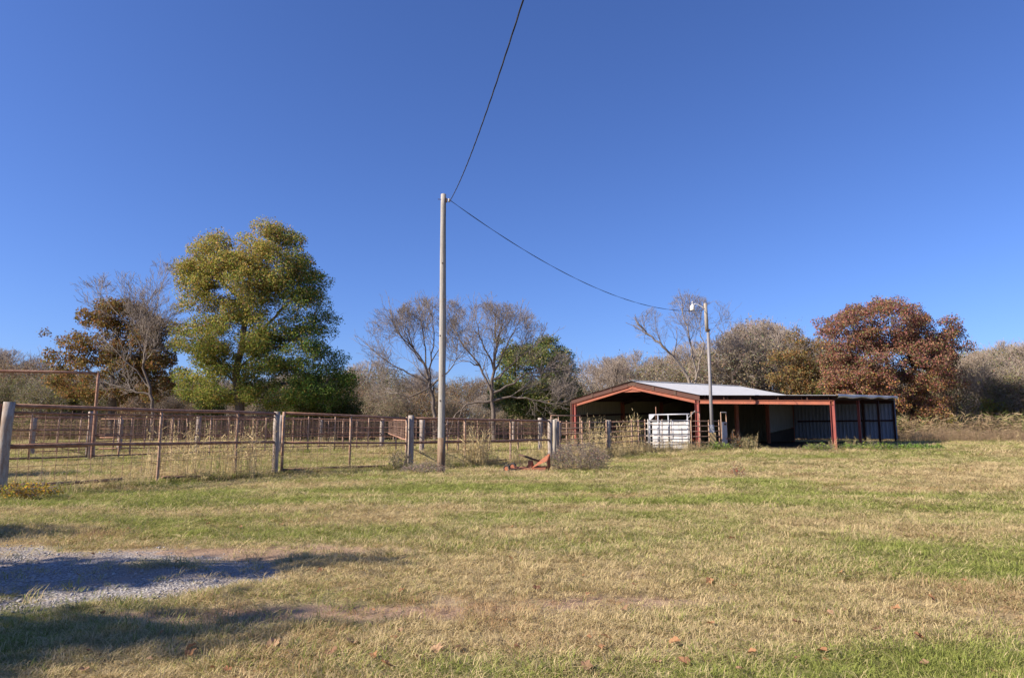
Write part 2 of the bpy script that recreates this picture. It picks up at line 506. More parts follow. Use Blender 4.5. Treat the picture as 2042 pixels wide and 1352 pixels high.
quads = np.stack([idx[:-1, :-1], idx[:-1, 1:], idx[1:, 1:], idx[1:, :-1]], axis=2).reshape(-1, 4)
me = np_mesh('ground', np.stack([GX, GY, GZ], 2), quads, None, {'gravel': ('FLOAT', gm), 'dirt': ('FLOAT', dm), 'dry': ('FLOAT', ym)})
ground = link('ground', me, M['ground'], None, True)
tag(ground, 'mown lawn of green and straw grass with a gravel tongue', 'ground', kind='structure')

# ------------------------------------------------------------------ barn
barn = thing('metal_barn', 'open-fronted metal barn with red steel frame, white roof and side lean-to', 'barn', (BL.x, BL.y, BZ0), math.atan2(BG.y, BG.x))
TILT = BSL
def bp(s, t, z):                 # barn space: x along the front, y to the back; floor and roof climb to the back
    return Vector((s, t, z + TILT * t))
EAVE, APEX, LEANZ = 3.42, 4.52, 3.14
HALF = BW / 2
TOT = BW + BLEAN
def roof_z(s):
    if s <= HALF: return EAVE + (APEX - EAVE) * s / HALF
    if s <= BW: return APEX - (APEX - EAVE) * (s - HALF) / HALF
    return EAVE + (LEANZ - EAVE) * (s - BW) / BLEAN
def hbeam(p0, p1, w, h, side, name, mat, up=None, tf=.02):
    """I section from p0 to p1; w across, h along 'side' direction"""
    p0 = Vector(p0); p1 = Vector(p1); d = (p1 - p0); L = d.length; d.normalize()
    hdir = Vector(side); hdir = (hdir - d * hdir.dot(d)).normalized(); wdir = d.cross(hdir)
    rot = Matrix((wdir, hdir, d)).transposed()
    c = (p0 + p1) / 2
    mb = MB()
    mb.box(c + hdir * (h / 2 - tf / 2), (w, tf, L), rot)
    mb.box(c - hdir * (h / 2 - tf / 2), (w, tf, L), rot)
    mb.box(c, (tf * .8, h - 2 * tf, L - .002), rot)
    return mb.build(name, mat, barn)
def cchan(p0, p1, w, h, up, name, mat, parent):
    """C channel: web facing along -w"""
    p0 = Vector(p0); p1 = Vector(p1); d = (p1 - p0); L = d.length; d.normalize()
    u = Vector(up); u = (u - d * u.dot(d)).normalized(); wd = d.cross(u)
    rot = Matrix((wd, u, d)).transposed(); c = (p0 + p1) / 2; tk = .012
    mb = MB()
    mb.box(c, (tk, h, L), rot)
    mb.box(c + wd * (w / 2 + tk / 2) + u * (h / 2 - tk / 2), (w, tk, L), rot)
    mb.box(c + wd * (w / 2 + tk / 2) - u * (h / 2 - tk / 2), (w, tk, L), rot)
    return mb.build(name, mat, parent)
TB = [0.0, 7.3, 14.6, 21.9]
PUR = .2                          # purlin depth
SHEET = .03
for bi, t in enumerate(TB):
    tt = t + (-.03 if bi == 0 else (-.15 if bi == 3 else 0))
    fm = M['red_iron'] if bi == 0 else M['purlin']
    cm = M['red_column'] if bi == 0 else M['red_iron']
    # main frame rafters
    drop = SHEET + PUR + (.21 if bi == 0 else .13)
    for s0, s1, z0, z1 in ((.1, HALF, EAVE, APEX), (HALF, BW - .1, APEX, EAVE)):
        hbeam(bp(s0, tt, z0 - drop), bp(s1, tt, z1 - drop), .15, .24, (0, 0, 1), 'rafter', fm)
    if bi == 0:
        mb = MB(); zz = APEX - drop - .10
        mb.slab([bp(HALF - .75, tt - .02, zz - .22), bp(HALF, tt - .02, zz), bp(HALF + .75, tt - .02, zz - .22)], (0, .03, 0)).build('ridge_gusset', fm, barn)
    for s, ztop in ((.12, EAVE - drop), (BW - .12, EAVE - drop)):
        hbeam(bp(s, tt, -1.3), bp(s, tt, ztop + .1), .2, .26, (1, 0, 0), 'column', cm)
    # lean-to beam and outer post
    zb0 = EAVE - .22 - PUR; zb1 = LEANZ - .20 - PUR
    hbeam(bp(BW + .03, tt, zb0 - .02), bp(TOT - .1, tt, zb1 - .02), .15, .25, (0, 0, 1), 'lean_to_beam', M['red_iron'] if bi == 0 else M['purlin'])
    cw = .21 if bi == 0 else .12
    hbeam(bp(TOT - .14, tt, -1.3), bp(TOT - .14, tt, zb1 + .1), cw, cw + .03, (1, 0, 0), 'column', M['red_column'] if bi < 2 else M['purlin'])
# purlins along the barn, their ends show at the front
def along_t(s, z, name, mat, w=.07, h=PUR, t0=.05, t1=BLEN - .05):
    cchan(bp(s, t0, z), bp(s, t1, z), w, h, (0, 0, 1), name, mat, barn)
for k in range(5):
    s = .25 + k * (HALF - .55) / 4
    along_t(s, roof_z(s) - SHEET - PUR / 2 - .03, 'purlin', M['purlin'])
    s2 = BW - s
    along_t(s2, roof_z(s2) - SHEET - PUR / 2 - .03, 'purlin', M['purlin'])
for k in range(6):
    s = BW + .35 + k * (BLEAN - .7) / 5
    along_t(s, roof_z(s) - SHEET - PUR / 2 - .03, 'purlin', M['purlin'])
# rake channels on the gable
for s0, s1 in ((-.12, HALF - .32), (HALF + .32, BW + .05)):
    cchan(bp(s0, -.06, roof_z(max(s0, 0)) - SHEET - .17), bp(s1, -.06, roof_z(min(s1, BW)) - SHEET - .17), .06, .30, (0, 0, 1), 'rake_channel', M['brown_rake'], barn)
for s in (1.6, 3.15, BW - 3.15, BW - 1.6):
    MB().box(bp(s, -.085, roof_z(s) - SHEET - .17), (.16, .03, .30)).build('purlin_clip', M['dark_iron'], barn)
mb = MB(); mb.slab([bp(HALF - .36, -.05, APEX - .34), bp(HALF + .36, -.05, APEX - .34), bp(HALF + .36, -.05, APEX - .10), bp(HALF, -.05, APEX - .03), bp(HALF - .36, -.05, APEX - .10)], (0, .05, 0)).build('ridge_plate', M['dark_iron'], barn)
# eave strut over the lean-to front, set back: the dark band with clips
cchan(bp(BW + .1, .38, roof_z(BW) - .17), bp(TOT - .05, .38, LEANZ - .15), .05, .2, (0, 0, 1), 'front_strut', M['purlin'], barn)
for k in range(4):
    s = BW + 1.6 + k * 1.65
    MB().box(bp(s, .06, roof_z(s) - .19), (.04, .05, .26)).build('purlin_clip', M['brown_rake'], barn)
MB().box(bp(BW - .02, -.03, EAVE - .3), (.16, .05, .42)).build('corner_plate', M['dark_iron'], barn)

# ribbed sheets: one mesh for each size, copied
SW = BLEN / 24
def ribbed(w, L, ribs=3, h=.016):
    """sheet in the xy plane: x across the ribs, y along them"""
    xs = []
    for k in range(ribs):
        c = (k + .5) * w / ribs
        xs += [(c - .05, 0), (c - .022, h), (c + .022, h), (c + .05, 0)]
    prof = [(0, 0)] + xs + [(w, 0)]
    v = []
    for x, z in prof:
        v += [(x, 0, z), (x, L, z)]
    q = [(2 * i, 2 * i + 2, 2 * i + 3, 2 * i + 1) for i in range(len(prof) - 1)]
    return np_mesh('sheet', v, q)
def sheets(origin, xdir, ydir, count, w, L, name, mat, jitter=0.0, skip=()):
    xd = Vector(xdir).normalized(); yd = Vector(ydir).normalized(); zd = xd.cross(yd).normalized()
    me = ribbed(w + .01, L); me.materials.append(mat)
    for v in me.vertices: v.co = xd * v.co.x + yd * v.co.y + zd * v.co.z
    rng = random.Random(len(name) + count)
    for k in range(count):
        o = bpy.data.objects.new(name, me); COL.objects.link(o); o.parent = barn
        o.location = Vector(origin) + xd * (w * k) + yd * rng.uniform(-jitter, jitter) + zd * (.003 * (k % 2))
tdir = Vector((0, 1, TILT))
OV = .15
# roof: three slopes; sheets run up the slope and stand side by side along the barn
rw = (BLEN + 2 * OV) / 24
def slope_sheets(s_low, z_low, s_high, z_high, name):
    y = Vector((s_high - s_low, 0, z_high - z_low))
    L = y.length
    x = tdir if y.x < 0 else -tdir
    org = bp(s_low, -OV if y.x < 0 else BLEN + OV, z_low)
    sheets(org, x, y, 24, rw * tdir.length, L, name, M['roof_metal'], .004)
slope_sheets(-.18, EAVE - .04, HALF, APEX, 'roof_sheet')
slope_sheets(BW + .02, EAVE + .005, HALF, APEX, 'roof_sheet')
slope_sheets(TOT + .15, LEANZ - .01, BW - .02, EAVE - .02, 'roof_sheet')
for s0, s1 in ((-.1, HALF - .005), (HALF + .005, BW - .01), (BW + .05, TOT + .05)):     # insulation under the sheets
    z0 = roof_z(max(s0, 0)) - .022; z1 = roof_z(min(s1, TOT)) - .022
    MB().slab([bp(s0, .02, z0), bp(s1, .02, z1), bp(s1, BLEN - .02, z1), bp(s0, BLEN - .02, z0)], (0, 0, -.008)).build('roof_liner', M['liner'], barn)
mb = MB()
for sg in (-1, 1):
    a = bp(HALF, -OV - .01, APEX + .05); b = bp(HALF, BLEN + OV + .01, APEX + .05)
    c = Vector((sg * .22, 0, -.048))
    mb.slab([a, b, b + c, a + c], (0, 0, .006))
mb.build('ridge_cap', M['roof_metal'], barn)
# walls: left side, back of the hall, back of the lean-to
WB = -.35
sheets(bp(-.02, BLEN, WB), -tdir, (0, 0, 1), 24, SW * tdir.length, EAVE - WB - .05, 'wall_sheet', M['siding_tan'])
nb = 11
for k in range(nb):               # gable back wall: sheets cut to the roof line
    w = BW / nb; s0 = k * w; h = min(roof_z(s0 + .001), roof_z(s0 + w - .001)) - .06 - WB + .4
    me = ribbed(w, h); me.materials.append(M['siding_tan'])
    o = bpy.data.objects.new('wall_sheet', me); COL.objects.link(o); o.parent = barn
    o.matrix_local = Matrix.Translation(bp(s0, BLEN + .01, WB - .4)) @ Matrix(((1, 0, 0), (0, 0, 1), (0, -1, 0))).transposed().to_4x4()
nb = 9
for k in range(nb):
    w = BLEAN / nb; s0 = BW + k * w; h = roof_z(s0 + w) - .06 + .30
    me = ribbed(w, h); me.materials.append(M['siding_shade_blue'])
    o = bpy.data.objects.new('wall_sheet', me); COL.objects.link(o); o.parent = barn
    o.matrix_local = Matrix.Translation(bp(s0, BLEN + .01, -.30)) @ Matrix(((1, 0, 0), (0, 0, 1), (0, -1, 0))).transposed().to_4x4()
for z in (1.15, 2.2):
    if z < 2: cchan(bp(BW + .3, BLEN - .06, z + .05), bp(TOT - .2, BLEN - .06, z + .05), .07, .13, (0, 0, 1), 'girt', M['purlin'], barn)
    cchan(bp(.1, .5, z), bp(.1, BLEN - .3, z), .07, .13, (0, 0, 1), 'girt', M['purlin'], barn)
MB().box(bp(BW + BLEAN * .7, BLEN - .1, .95), (.16, .18, 4.1)).build('wind_column', M['purlin'], barn)
# partition bay between the hall and the lean-to (third bay)
for k in range(8):
    w = 7.1 / 8; t0 = 14.75 + k * w
    zb = .45 + .03 * k
    me = ribbed(w, EAVE - .45 - zb); me.materials.append(M['siding_partition'])
    o = bpy.data.objects.new('partition_sheet', me); COL.objects.link(o); o.parent = barn
    o.matrix_local = Matrix.Translation(bp(BW - .02, t0 + w, zb)) @ Matrix(((0, -1, 0), (0, 0, 1), (-1, 0, 0))).transposed().to_4x4()
MB().slab([bp(BW - .05, 14.75, -.3), bp(BW - .05, 21.8, -.5), bp(BW - .05, 21.8, .62), bp(BW - .05, 14.75, .38)], (.04, 0, 0)).build('kick_board', M['barn_dark'], barn)
# bent flashing along the lean-to eave
mb = MB(); N = 26
rng = random.Random(4)
prev = None
ringsA = []
for i in range(N + 1):
    t = -.15 + i * (BLEN + .3) / N
    sag = .035 * math.sin(i * .9) + rng.uniform(-.015, .015)
    z = LEANZ + .05
    ringsA.append([bp(TOT + .02, t, z + .02), bp(TOT + .2, t, z + sag * .3), bp(TOT + .24 + sag * .5, t, z - .12 + sag), bp(TOT + .17, t, z - .2 + sag)])
for a, b in zip(ringsA, ringsA[1:]):
    for k in range(3):
        mb.quad(a[k], b[k], b[k + 1], a[k + 1])
mb.build('eave_flashing', M['gutter'], barn)
# down pipe at the left corner
MB().box(bp(-.17, -.04, 1.2), (.1, .08, 4.0)).build('down_pipe', M['brown_rake'], barn)
MB().slab([bp(.25, .35, -.22), bp(TOT - .3, .35, -.22), bp(TOT - .3, BLEN - .05, -.22 - .028 * BLEN), bp(.25, BLEN - .05, -.22 - .028 * BLEN)], (0, 0, .24)).build('dark_floor', M['barn_dark'], barn)  # dark slab added to deepen the shade inside the barn
MB().slab([bp(BW + 2.2, -.5, -.10), bp(TOT - .4, -.5, -.10), bp(TOT - .4, .33, -.10), bp(BW + 2.2, .33, -.10)], (0, 0, .14)).build('floor_slab', M['concrete'], barn)
MB().tube(bp(BW - .2, .1, 2.55), bp(BW - 1.6, .1, 1.2), .02, n=6).build('brace_rod', M['galv'], barn)
# a loose pen of red pipe inside the hall
pen = thing('stock_panel', 'red pipe stock panel standing inside the dark barn hall', 'stock panel', (0, 0, 0))
def W(s, t, z):
    x, y = bw2(s, t); return Vector((x, y, BZ0 + TILT * t + z))
for a_, b_ in ((W(1.4, 3.2, 1.75), W(4.2, 4.2, 1.72)), (W(4.2, 4.2, 1.72), W(7.0, 5.4, 1.62)), (W(1.4, 3.2, 1.2), W(7.0, 5.4, 1.1)), (W(1.4, 3.2, .6), W(7.0, 5.4, .55))):
    MB().tube(a_, b_, .035, n=6).build('rail', M['red_iron'], pen)
for q in ((1.4, 3.2), (4.2, 4.2), (7.0, 5.4)):
    MB().tube(W(q[0], q[1], -.3), W(q[0], q[1], 1.8), .045, n=6).build('post', M['red_iron'], pen)

# ------------------------------------------------------------------ pipe fences and gates
def post(root, p, h, r, mat, name='post', sink=.4, n=10, lean=(0, 0), cap=None):
    b = local(root, p)
    mb = MB()
    rg = random.Random(int(abs(p[0] * 91 + p[1] * 37) * 10))
    segs = 5
    pts = []; rs = []
    for i in range(segs + 1):
        k = i / segs
        pts.append(b + Vector((lean[0] * k + rg.uniform(-.15, .15) * r * (0 < i), lean[1] * k, -sink + (h + sink) * k)))
        rs.append(r * (1.0 + rg.uniform(-.05, .05)))
    mb.path(pts, rs, n)
    o = mb.build(name, M[mat], root, True)
    return o
def bar(root, a, b, r, mat, name='rail', n=7, bend=.0):
    a = local(root, a); b = local(root, b)
    rg = random.Random(int(abs(a.x * 71 + b.y * 13 + a.z * 7) * 10))
    k = max(2, int((b - a).length / 1.6))
    pts = []
    for i in range(k + 1):
        q = a.lerp(b, i / k)
        if 0 < i < k: q += Vector((rg.uniform(-bend, bend), rg.uniform(-bend, bend), rg.uniform(-bend, bend)))
        pts.append(q)
    return MB().path(pts, r, n).build(name, M[mat], root, True)
def wires(root, A, B, h0, h1, dv, dh, r=.006, name='wire_mesh', mat='wire', dense=None):
    A = Vector(A); B = Vector(B); L = (B - A).to_2d().length
    P0 = []; P1 = []
    rg = random.Random(int(A.x * 100 + B.y * 10))
    nv = max(1, int(L / dv))
    for i in range(1, nv):
        k = i / nv
        q = A.lerp(B, k) + Vector((rg.uniform(-.02, .02), 0, 0))
        P0.append(q + Vector((0, 0, h0))); P1.append(q + Vector((rg.uniform(-.02, .02), 0, h1)))
    hs = list(np.arange(h0, h1 + .001, dh))
    if dense: hs = sorted(set(hs + list(np.arange(dense[0], dense[1], dense[2]))))
    seg = max(1, int(L / 1.2))
    for z in hs:
        prev = None
        for i in range(seg + 1):
            q = A.lerp(B, i / seg) + Vector((0, rg.uniform(-.012, .012), z + rg.uniform(-.02, .02)))
            if prev is not None: P0.append(prev); P1.append(q)
            prev = q
    Li = [local(root, p) for p in P0]; Lj = [local(root, p) for p in P1]
    v, q = seg_geo([list(p) for p in Li], [list(p) for p in Lj], r, r, 4)
    o = link(name, np_mesh(name, v, q), M[mat], root)
    o['kind'] = 'stuff'
    return o
def up(p, h): return Vector((p[0], p[1], p[2] + h))
def mixp(A, B, k):
    q = Vector(A).lerp(Vector(B), k); return Vector((q.x, q.y, gzf(q.x, q.y)))
FH = 1.80
c0 = gp(12, 13.6); c1 = gp(551, 20.2); g0 = gp(565, 20.4); g1 = gp(811, 24.15); c2 = gp(820, 24.3); c3 = gp(1097, 31.0)

# run A: the long front fence from the corner post
fa = thing('pipe_fence', 'rusty pipe and wire fence from the pale corner post to the gate post', 'fence', c0)
post(fa, c0, 1.84, .105, 'post_grey', 'corner_post')
post(fa, c1, 1.83, .085, 'post_grey', 'post')
for x in (320, 473):
    p = along(c0, c1, x); post(fa, p, 1.78, .033, 'rust_pale', 'post')
bar(fa, up(c0, 1.77), up(c1, 1.77), .042, 'rust', 'top_rail', 8, .012)
bar(fa, up(c0, 1.63), up(c1, 1.67), .022, 'rust', 'rail', 6, .012)
bar(fa, up(c0, .97), up(c1, .95), .038, 'rust', 'rail', 8, .015)
q = along(c0, c1, 250)
bar(fa, up(c0, .20), up(q, .17), .035, 'rust', 'bottom_rail', 8, .02)
q2 = along(c0, c1, 330); bar(fa, up(q2, .17), up(along(c0, c1, 430), .13), .035, 'rust', 'bottom_rail', 8, .02)
wires(fa, c0, c1, .2, 1.7, .25, .36, .005, dense=(1.05, 1.7, .13))
# stub to the left of the corner
fl = thing('pipe_fence', 'short rusty fence run going off behind the pale corner post', 'fence', c0 + Vector((-.16, -.02, 0)))
cl = Vector((-17.5, 11.2, gzf(-17.5, 11.2)))
cs = c0 + Vector((-.16, -.04, 0))
post(fl, cs, 1.80, .05, 'rust', 'post'); post(fl, cl, 1.83, .09, 'post_grey', 'post')
for h, r in ((1.72, .04), (1.2, .025), (.7, .03), (.2, .035)): bar(fl, up(cs, h), up(cl, h), r, 'rust', 'rail', 7, .01)

# front gate
gt = thing('pipe_gate', 'closed rusty pipe gate with wire mesh between two pale posts', 'gate', g0)
GT0, GT1 = 1.80, .17
bar(gt, up(g0, GT0), up(g1, GT0 - .02), .042, 'rust', 'top_rail', 8, .006)
bar(gt, up(g0, .93), up(g1, .93), .036, 'rust', 'mid_rail', 8, .006)
bar(gt, up(g0, GT1 - .03), up(g1, GT1), .04, 'rust', 'bottom_rail', 8, .006)
for k, nm in ((0, 'stile'), (.62, 'stile'), (1, 'stile')):
    p = g0.lerp(g1, .0 if k == 0 else k)
    if k == .62: p = along(g0, g1, 699)
    bar(gt, up(p, GT1 - .07), up(p, GT0 + .04), .045 if k != .62 else .036, 'rust_pale', nm, 8)
wires(gt, g0, g1, .2, 1.75, .24, .40, .005, dense=(1.05, 1.75, .13))
for h in (.45, 1.4):
    bar(gt, up(g1, h), up(c2, h), .02, 'dark_iron', 'hinge', 6)

# run B behind the utility pole
fb = thing('pipe_fence', 'rusty pipe fence behind the tall utility pole', 'fence', c2)
post(fb, c2, 1.90, .10, 'post_grey', 'post')
for x in (927, 1018): post(fb, along(c2, c3, x), 1.77, .042, 'rust_pale', 'post')
post(fb, c3, 1.85, .11, 'post_grey', 'post')
c3b = gp(1106, 31.4); post(fb, c3b, 1.85, .09, 'post_wood', 'post')
bar(fb, up(c2, 1.79), up(c3, 1.78), .045, 'rust', 'top_rail', 8, .012)
bar(fb, up(c2, .94), up(c3, .94), .045, 'rust', 'rail', 8, .015)
bar(fb, up(along(c2, c3, 950), .12), up(along(c2, c3, 1010), .13), .04, 'rust', 'bottom_rail', 8, .02)
wires(fb, c2, c3, .2, 1.75, .24, .36, .0055, dense=(1.0, 1.75, .15))

# working pens beside the barn: stock panels of many rails
def panel(A, B, label, rails, name='stock_panel', mat='rust_pale', r=.026, stiles=(0, 1), top=None, group=None, H=1.8):
    t = thing(name, label, 'stock panel', A, 0, group)
    for h in rails: bar(t, up(A, h), up(B, h + B.z * 0), r, mat, 'rail', 7, .008)
    for k in stiles:
        p = Vector(A).lerp(Vector(B), k); bar(t, up(p, -.1), up(p, H), .034, mat, 'stile', 7)
    if top is not None:
        k0, k1, h = top
        p = Vector(A).lerp(Vector(B), k0); q = Vector(A).lerp(Vector(B), k1)
        bar(t, up(p, H), up(p, h), .03, 'rust_pale', 'header_post', 6); bar(t, up(q, H), up(q, h), .03, 'rust_pale', 'header_post', 6)
        bar(t, up(p, h), up(q, h), .03, 'rust_pale', 'header', 6)
    return t
def solo_post(p, h, r, mat, label, cat='post', name='fence_post'):
    t = post(thing('tmp_holder', None, None, p), p, h, r, mat, name)
    hold = t.parent; t.parent = None; t.location = p; bpy.data.objects.remove(hold)
    return tag(t, label, cat)
e0 = gp(1112, 31.6); e1 = gp(1213, 34.5); e2 = gp(1290, 37.0); e3 = gp(1376, 39.6); e4 = gp(1436, 41.4)
RL = (1.70, 1.46, 1.2, .95, .68, .4)
solo_post(e0, 1.80, .085, 'post_grey', 'stubby pale post where the wire fence meets the stock panels')
solo_post(e1, 1.80, .10, 'post_wood', 'weathered round post in the weeds between two stock panels')
panel(mixp(e0, e1, .05), mixp(e0, e1, .96), 'rusty six rail stock panel standing in tall dry weeds beside the grey bush', RL, stiles=(0, .45, .62, 1), mat='rust_pale', r=.024)
panel(mixp(e1, e2, .05), mixp(e1, e2, .95), 'rusty stock panel between the round weathered post and the white chute', RL, stiles=(0, .6, .8, 1), r=.026)
bar_root = thing('header_frame', 'thin pale pipe frame standing above the rails beside the barn corner', 'pipe frame', gp(1099, 34.5))
ha = gp(1099, 34.5); hb = gp(1157, 36.0)
for p in (ha, mixp(ha, hb, .25), hb): bar(bar_root, up(p, -.2), up(p, 2.05), .03, 'rust_pale', 'post', 6)
bar(bar_root, up(ha, 2.05), up(hb, 2.03), .03, 'rust_pale', 'header', 6)
bar(bar_root, up(ha, 1.2), up(hb, 1.2), .024, 'rust_pale', 'rail', 6); bar(bar_root, up(ha, .7), up(hb, .7), .024, 'rust_pale', 'rail', 6)
# cattle chute: white sheet sides in a tall pipe frame behind the front rails
ch = thing('cattle_chute', 'white sheeted cattle chute in a grey pipe frame', 'cattle chute', gp(1297, 42.6))
a = gp(1296, 42.6); b = gp(1376, 40.6)
dv = (b - a).to_2d().normalized(); nv_ = Vector((dv.y, -dv.x))
for k in (0, .22, .48, .95):
    p = mixp(a, b, k); bar(ch, up(p, -.2), up(p, 2.15), .04, 'galv', 'upright', 7)
bar(ch, up(a, 2.13), up(b, 2.16), .045, 'galv', 'top_rail', 7)
bar(ch, up(a, 1.75), up(b, 1.78), .03, 'galv', 'rail', 7)
for k in range(4):
    p = mixp(a, b, .05 + .225 * k); q = mixp(a, b, .05 + .225 * (k + 1) - .006)
    mb = MB(); off = Vector((-nv_.x, -nv_.y, 0)) * .06
    pa = local(ch, p + off); pb = local(ch, q + off)
    mb.slab([pa + Vector((0, 0, .1)), pb + Vector((0, 0, .1)), pb + Vector((0, 0, 1.68 + .01 * k)), pa + Vector((0, 0, 1.68 + .01 * k))], Vector((-nv_.x, -nv_.y, 0)) * .02)
    mb.build('white_sheet', M['white_paint'], ch)
mb = MB(); pa = local(ch, up(a, 1.72)); d3 = Vector((dv.x, dv.y, 0))
mb.slab([pa, pa + d3 * .42 + Vector((0, 0, .38)), pa + Vector((0, 0, .40))], Vector((nv_.x, nv_.y, 0)) * .05).build('gusset', M['galv'], ch)
bar(ch, up(mixp(a, b, .17), 1.8), up(mixp(a, b, .17), 2.62), .028, 'rust', 'lever', 6)
for h in (.45, .85, 1.25, 1.6):
    bar(ch, up(a + Vector((nv_.x, nv_.y, 0)) * .45, h), up(b + Vector((nv_.x, nv_.y, 0)) * .45, h), .03, 'pipe_pale', 'rail', 6)
# rear cross bars that throw slanting shadows on the sheets
for k in range(3):
    p = mixp(a, b, .1 + .3 * k); bar(ch, up(p + Vector((nv_.x, nv_.y, 0)) * .5, .3 + .2 * k), up(p + Vector((nv_.x, nv_.y, 0)) * .5, 1.75), .03, 'galv', 'brace', 6)
f0 = mixp(e2, e3, .03)
panel(f0, mixp(e2, e3, .98), 'pale pipe stock panel standing in front of the white chute', (1.74, 1.5, 1.26, 1.0, .72, .42), stiles=(0, .33, .55, 1), mat='pipe_pale', r=.026)
panel(mixp(e3, e4, .04), mixp(e3, e4, .97), 'rusty stock panel behind the lamp pole with a low header frame', (1.74, 1.45, 1.15, .85, .5), stiles=(0, .3, .62, 1), mat='rust_pale', r=.027, top=(.02, .3, 2.25))
# sheeted end of the alley
eb = gp(1444, 41.6)
sb = thing('chute_end', 'upright grey sheeted chute end with a small pipe hoop on top', 'chute end', eb)
mb = MB()
rotz = Matrix.Rotation(.5, 3, 'Z')
mb.box((0, 0, .8), (.40, .10, 1.75), rotz, .01).build('sheet', M['galv'], sb)
for sx in (-.22, .22):
    q = rotz @ Vector((sx, 0, 0)); MB().tube(q + Vector((0, 0, -.2)), q + Vector((0, 0, 2.25)), .032, n=7).build('upright', M['rust_pale'], sb)
MB().tube(rotz @ Vector((-.22, 0, 2.25)), rotz @ Vector((.22, 0, 2.25)), .032, n=7).build('hoop', M['pipe_pale'], sb)
MB().box(rotz @ Vector((.06, -.06, 1.55)), (.16, .02, .12), rotz).build('slot', M['dark_iron'], sb)

# inner pens
h0 = gp(187, 28.0); hl = Vector((-32.0, 23.6, gzf(-32, 23.6))); hm = gp(28, 25.8)
hf = thing('gate_header', 'tall rusty pipe gate header over the inner pen gate', 'gate frame', h0)
post(hf, h0, 3.52, .055, 'rust', 'upright'); post(hf, hl, 3.55, .055, 'rust', 'upright')
bar(hf, up(h0, 3.5), up(hl, 3.6), .055, 'rust', 'header', 8, .01)
solo_post(gp(183, 28.3), 1.95, .17, 'post_grey', 'thick pale post at the foot of the tall gate header')
ig = thing('pipe_gate', 'inner pen gate of rusty pipe under the tall header', 'gate', hm)
ig0 = gp(20, 25.7); ig1 = gp(177, 27.8)
for h in (1.82, 1.70, 1.2, .55, .15): bar(ig, up(ig0, h), up(ig1, h), .03 if h > .2 else .035, 'rust', 'rail', 7, .006)
for k in (0, .25, 1): p = mixp(ig0, ig1, k); bar(ig, up(p, .1), up(p, 1.9), .035, 'rust_pale', 'stile', 7)
bar(ig, up(ig0, 1.1), up(ig1, .2), .012, 'rust', 'brace', 5)
wires(ig, ig0, ig1, .2, 1.8, .22, .13, .007)
def far_fence(label, A, B, xs, wide=(), rails=((1.78, .035), (.95, .04), (.15, .035)), mesh=True, hpost=1.8):
    t = thing('pipe_fence', label, 'fence', A)
    for x in xs: post(t, along(A, B, x), hpost, .04, 'rust_pale', 'post', n=7)
    for x in wide: post(t, along(A, B, x), hpost + .05, .13, 'post_grey', 'post', n=9)
    for h, r in rails: bar(t, up(A, h), up(B, h), r, 'rust', 'rail', 6, .02)
    if mesh: wires(t, A, B, .95, 1.7, .22, .12, .008)
    return t
i1 = gp(762, 42.0)
far_fence('inner pen fence from the tall gate header back to a dark square post', h0, i1, (240, 343, 420, 505, 585, 637, 684, 712), (762,), ((1.80, .03), (1.72, .025), (.95, .042), (.15, .035)))
far_fence('inner cross fence running back from the front gate post', c2 + Vector((0, .3, 0)), i1 + Vector((.3, .3, 0)), (), (), ((1.75, .035), (.95, .04)))
j0 = gp(64, 33); j1 = gp(640, 54); j2 = gp(1090, 58)
far_fence('rear pen fence under the bare and rust coloured trees', j0, j1, (116, 160, 228, 290, 340, 356, 430, 480, 512, 560, 600), (66, 240), ((1.78, .03), (1.4, .024), (1.0, .035), (.6, .026), (.2, .03)))
far_fence('rear pen fence under the twin bare trees', j1, j2, (655, 700, 785, 800, 830, 915, 952, 1005, 1040), (640, 840, 1024), ((1.78, .03), (1.3, .025), (.9, .035), (.5, .026)))
far_fence('middle pen fence crossing behind the closed front gate', gp(200, 31.5), gp(830, 37), (262, 300, 372, 455, 530, 615, 668, 735, 790), (395, 560), ((1.74, .03), (1.3, .024), (.9, .036), (.4, .03)))
k0 = gp(840, 36); k1 = gp(1095, 40)
far_fence('low rusty holding pen behind the utility pole fence', k0, k1, (892, 914, 976, 1033), (842, 1077), ((1.7, .03), (1.45, .022), (.95, .042), (1.2, .022), (.5, .03)))
far_fence('holding pen rails leading back to the barn corner', k1, gp(1150, 48), (1130,), (1110,), ((1.7, .03), (1.3, .025), (.9, .03), (.5, .03)))

# ------------------------------------------------------------------ utility pole, lamp pole, wires
pb = gp(880, 22.0); ptop = pt(886, 388, 22.0)
H = ptop.z - pb.z
up_ = thing('utility_pole', 'tall bare weathered wooden utility pole at the fence', 'utility pole', pb)
tx = ptop.x - pb.x - .04
mb = MB(); pts = []; rs = []
rg = random.Random(8)
for i in range(25):
    k = i / 24
    pts.append((tx * k * .5 + .012 * math.sin(k * 5), 0, -.6 + (H + .6) * k)); rs.append((.122 - .034 * k) * (1 + rg.uniform(-.012, .012)))
mb.path(pts, rs, 14).build('shaft', M['pole_wood'], up_, True)
mb = MB()
mb.path([(0, 0, -.3), (.01, 0, .5), (.012, 0, 1.12)], [.130, .128, .124], 14).build('butt_sleeve', M['pole_butt'], up_, True)
att = Vector((tx * .5 + .09, -.03, H - .22))
mb = MB(); mb.box(att + Vector((0, 0, 0)), (.06, .06, .14)); mb.tube(att + Vector((-.28, 0, .04)), att + Vector((.06, 0, .02)), .012, n=6)
mb.build('bracket', M['dark_iron'], up_)
MB().lathe([(.0, -.05), (.045, -.05), (.03, -.02), (.045, 0), (.03, .02), (.045, .05), (.0, .05)], att + Vector((.09, 0, 0)), 12).build('insulator', M['ceramic'], up_, True)
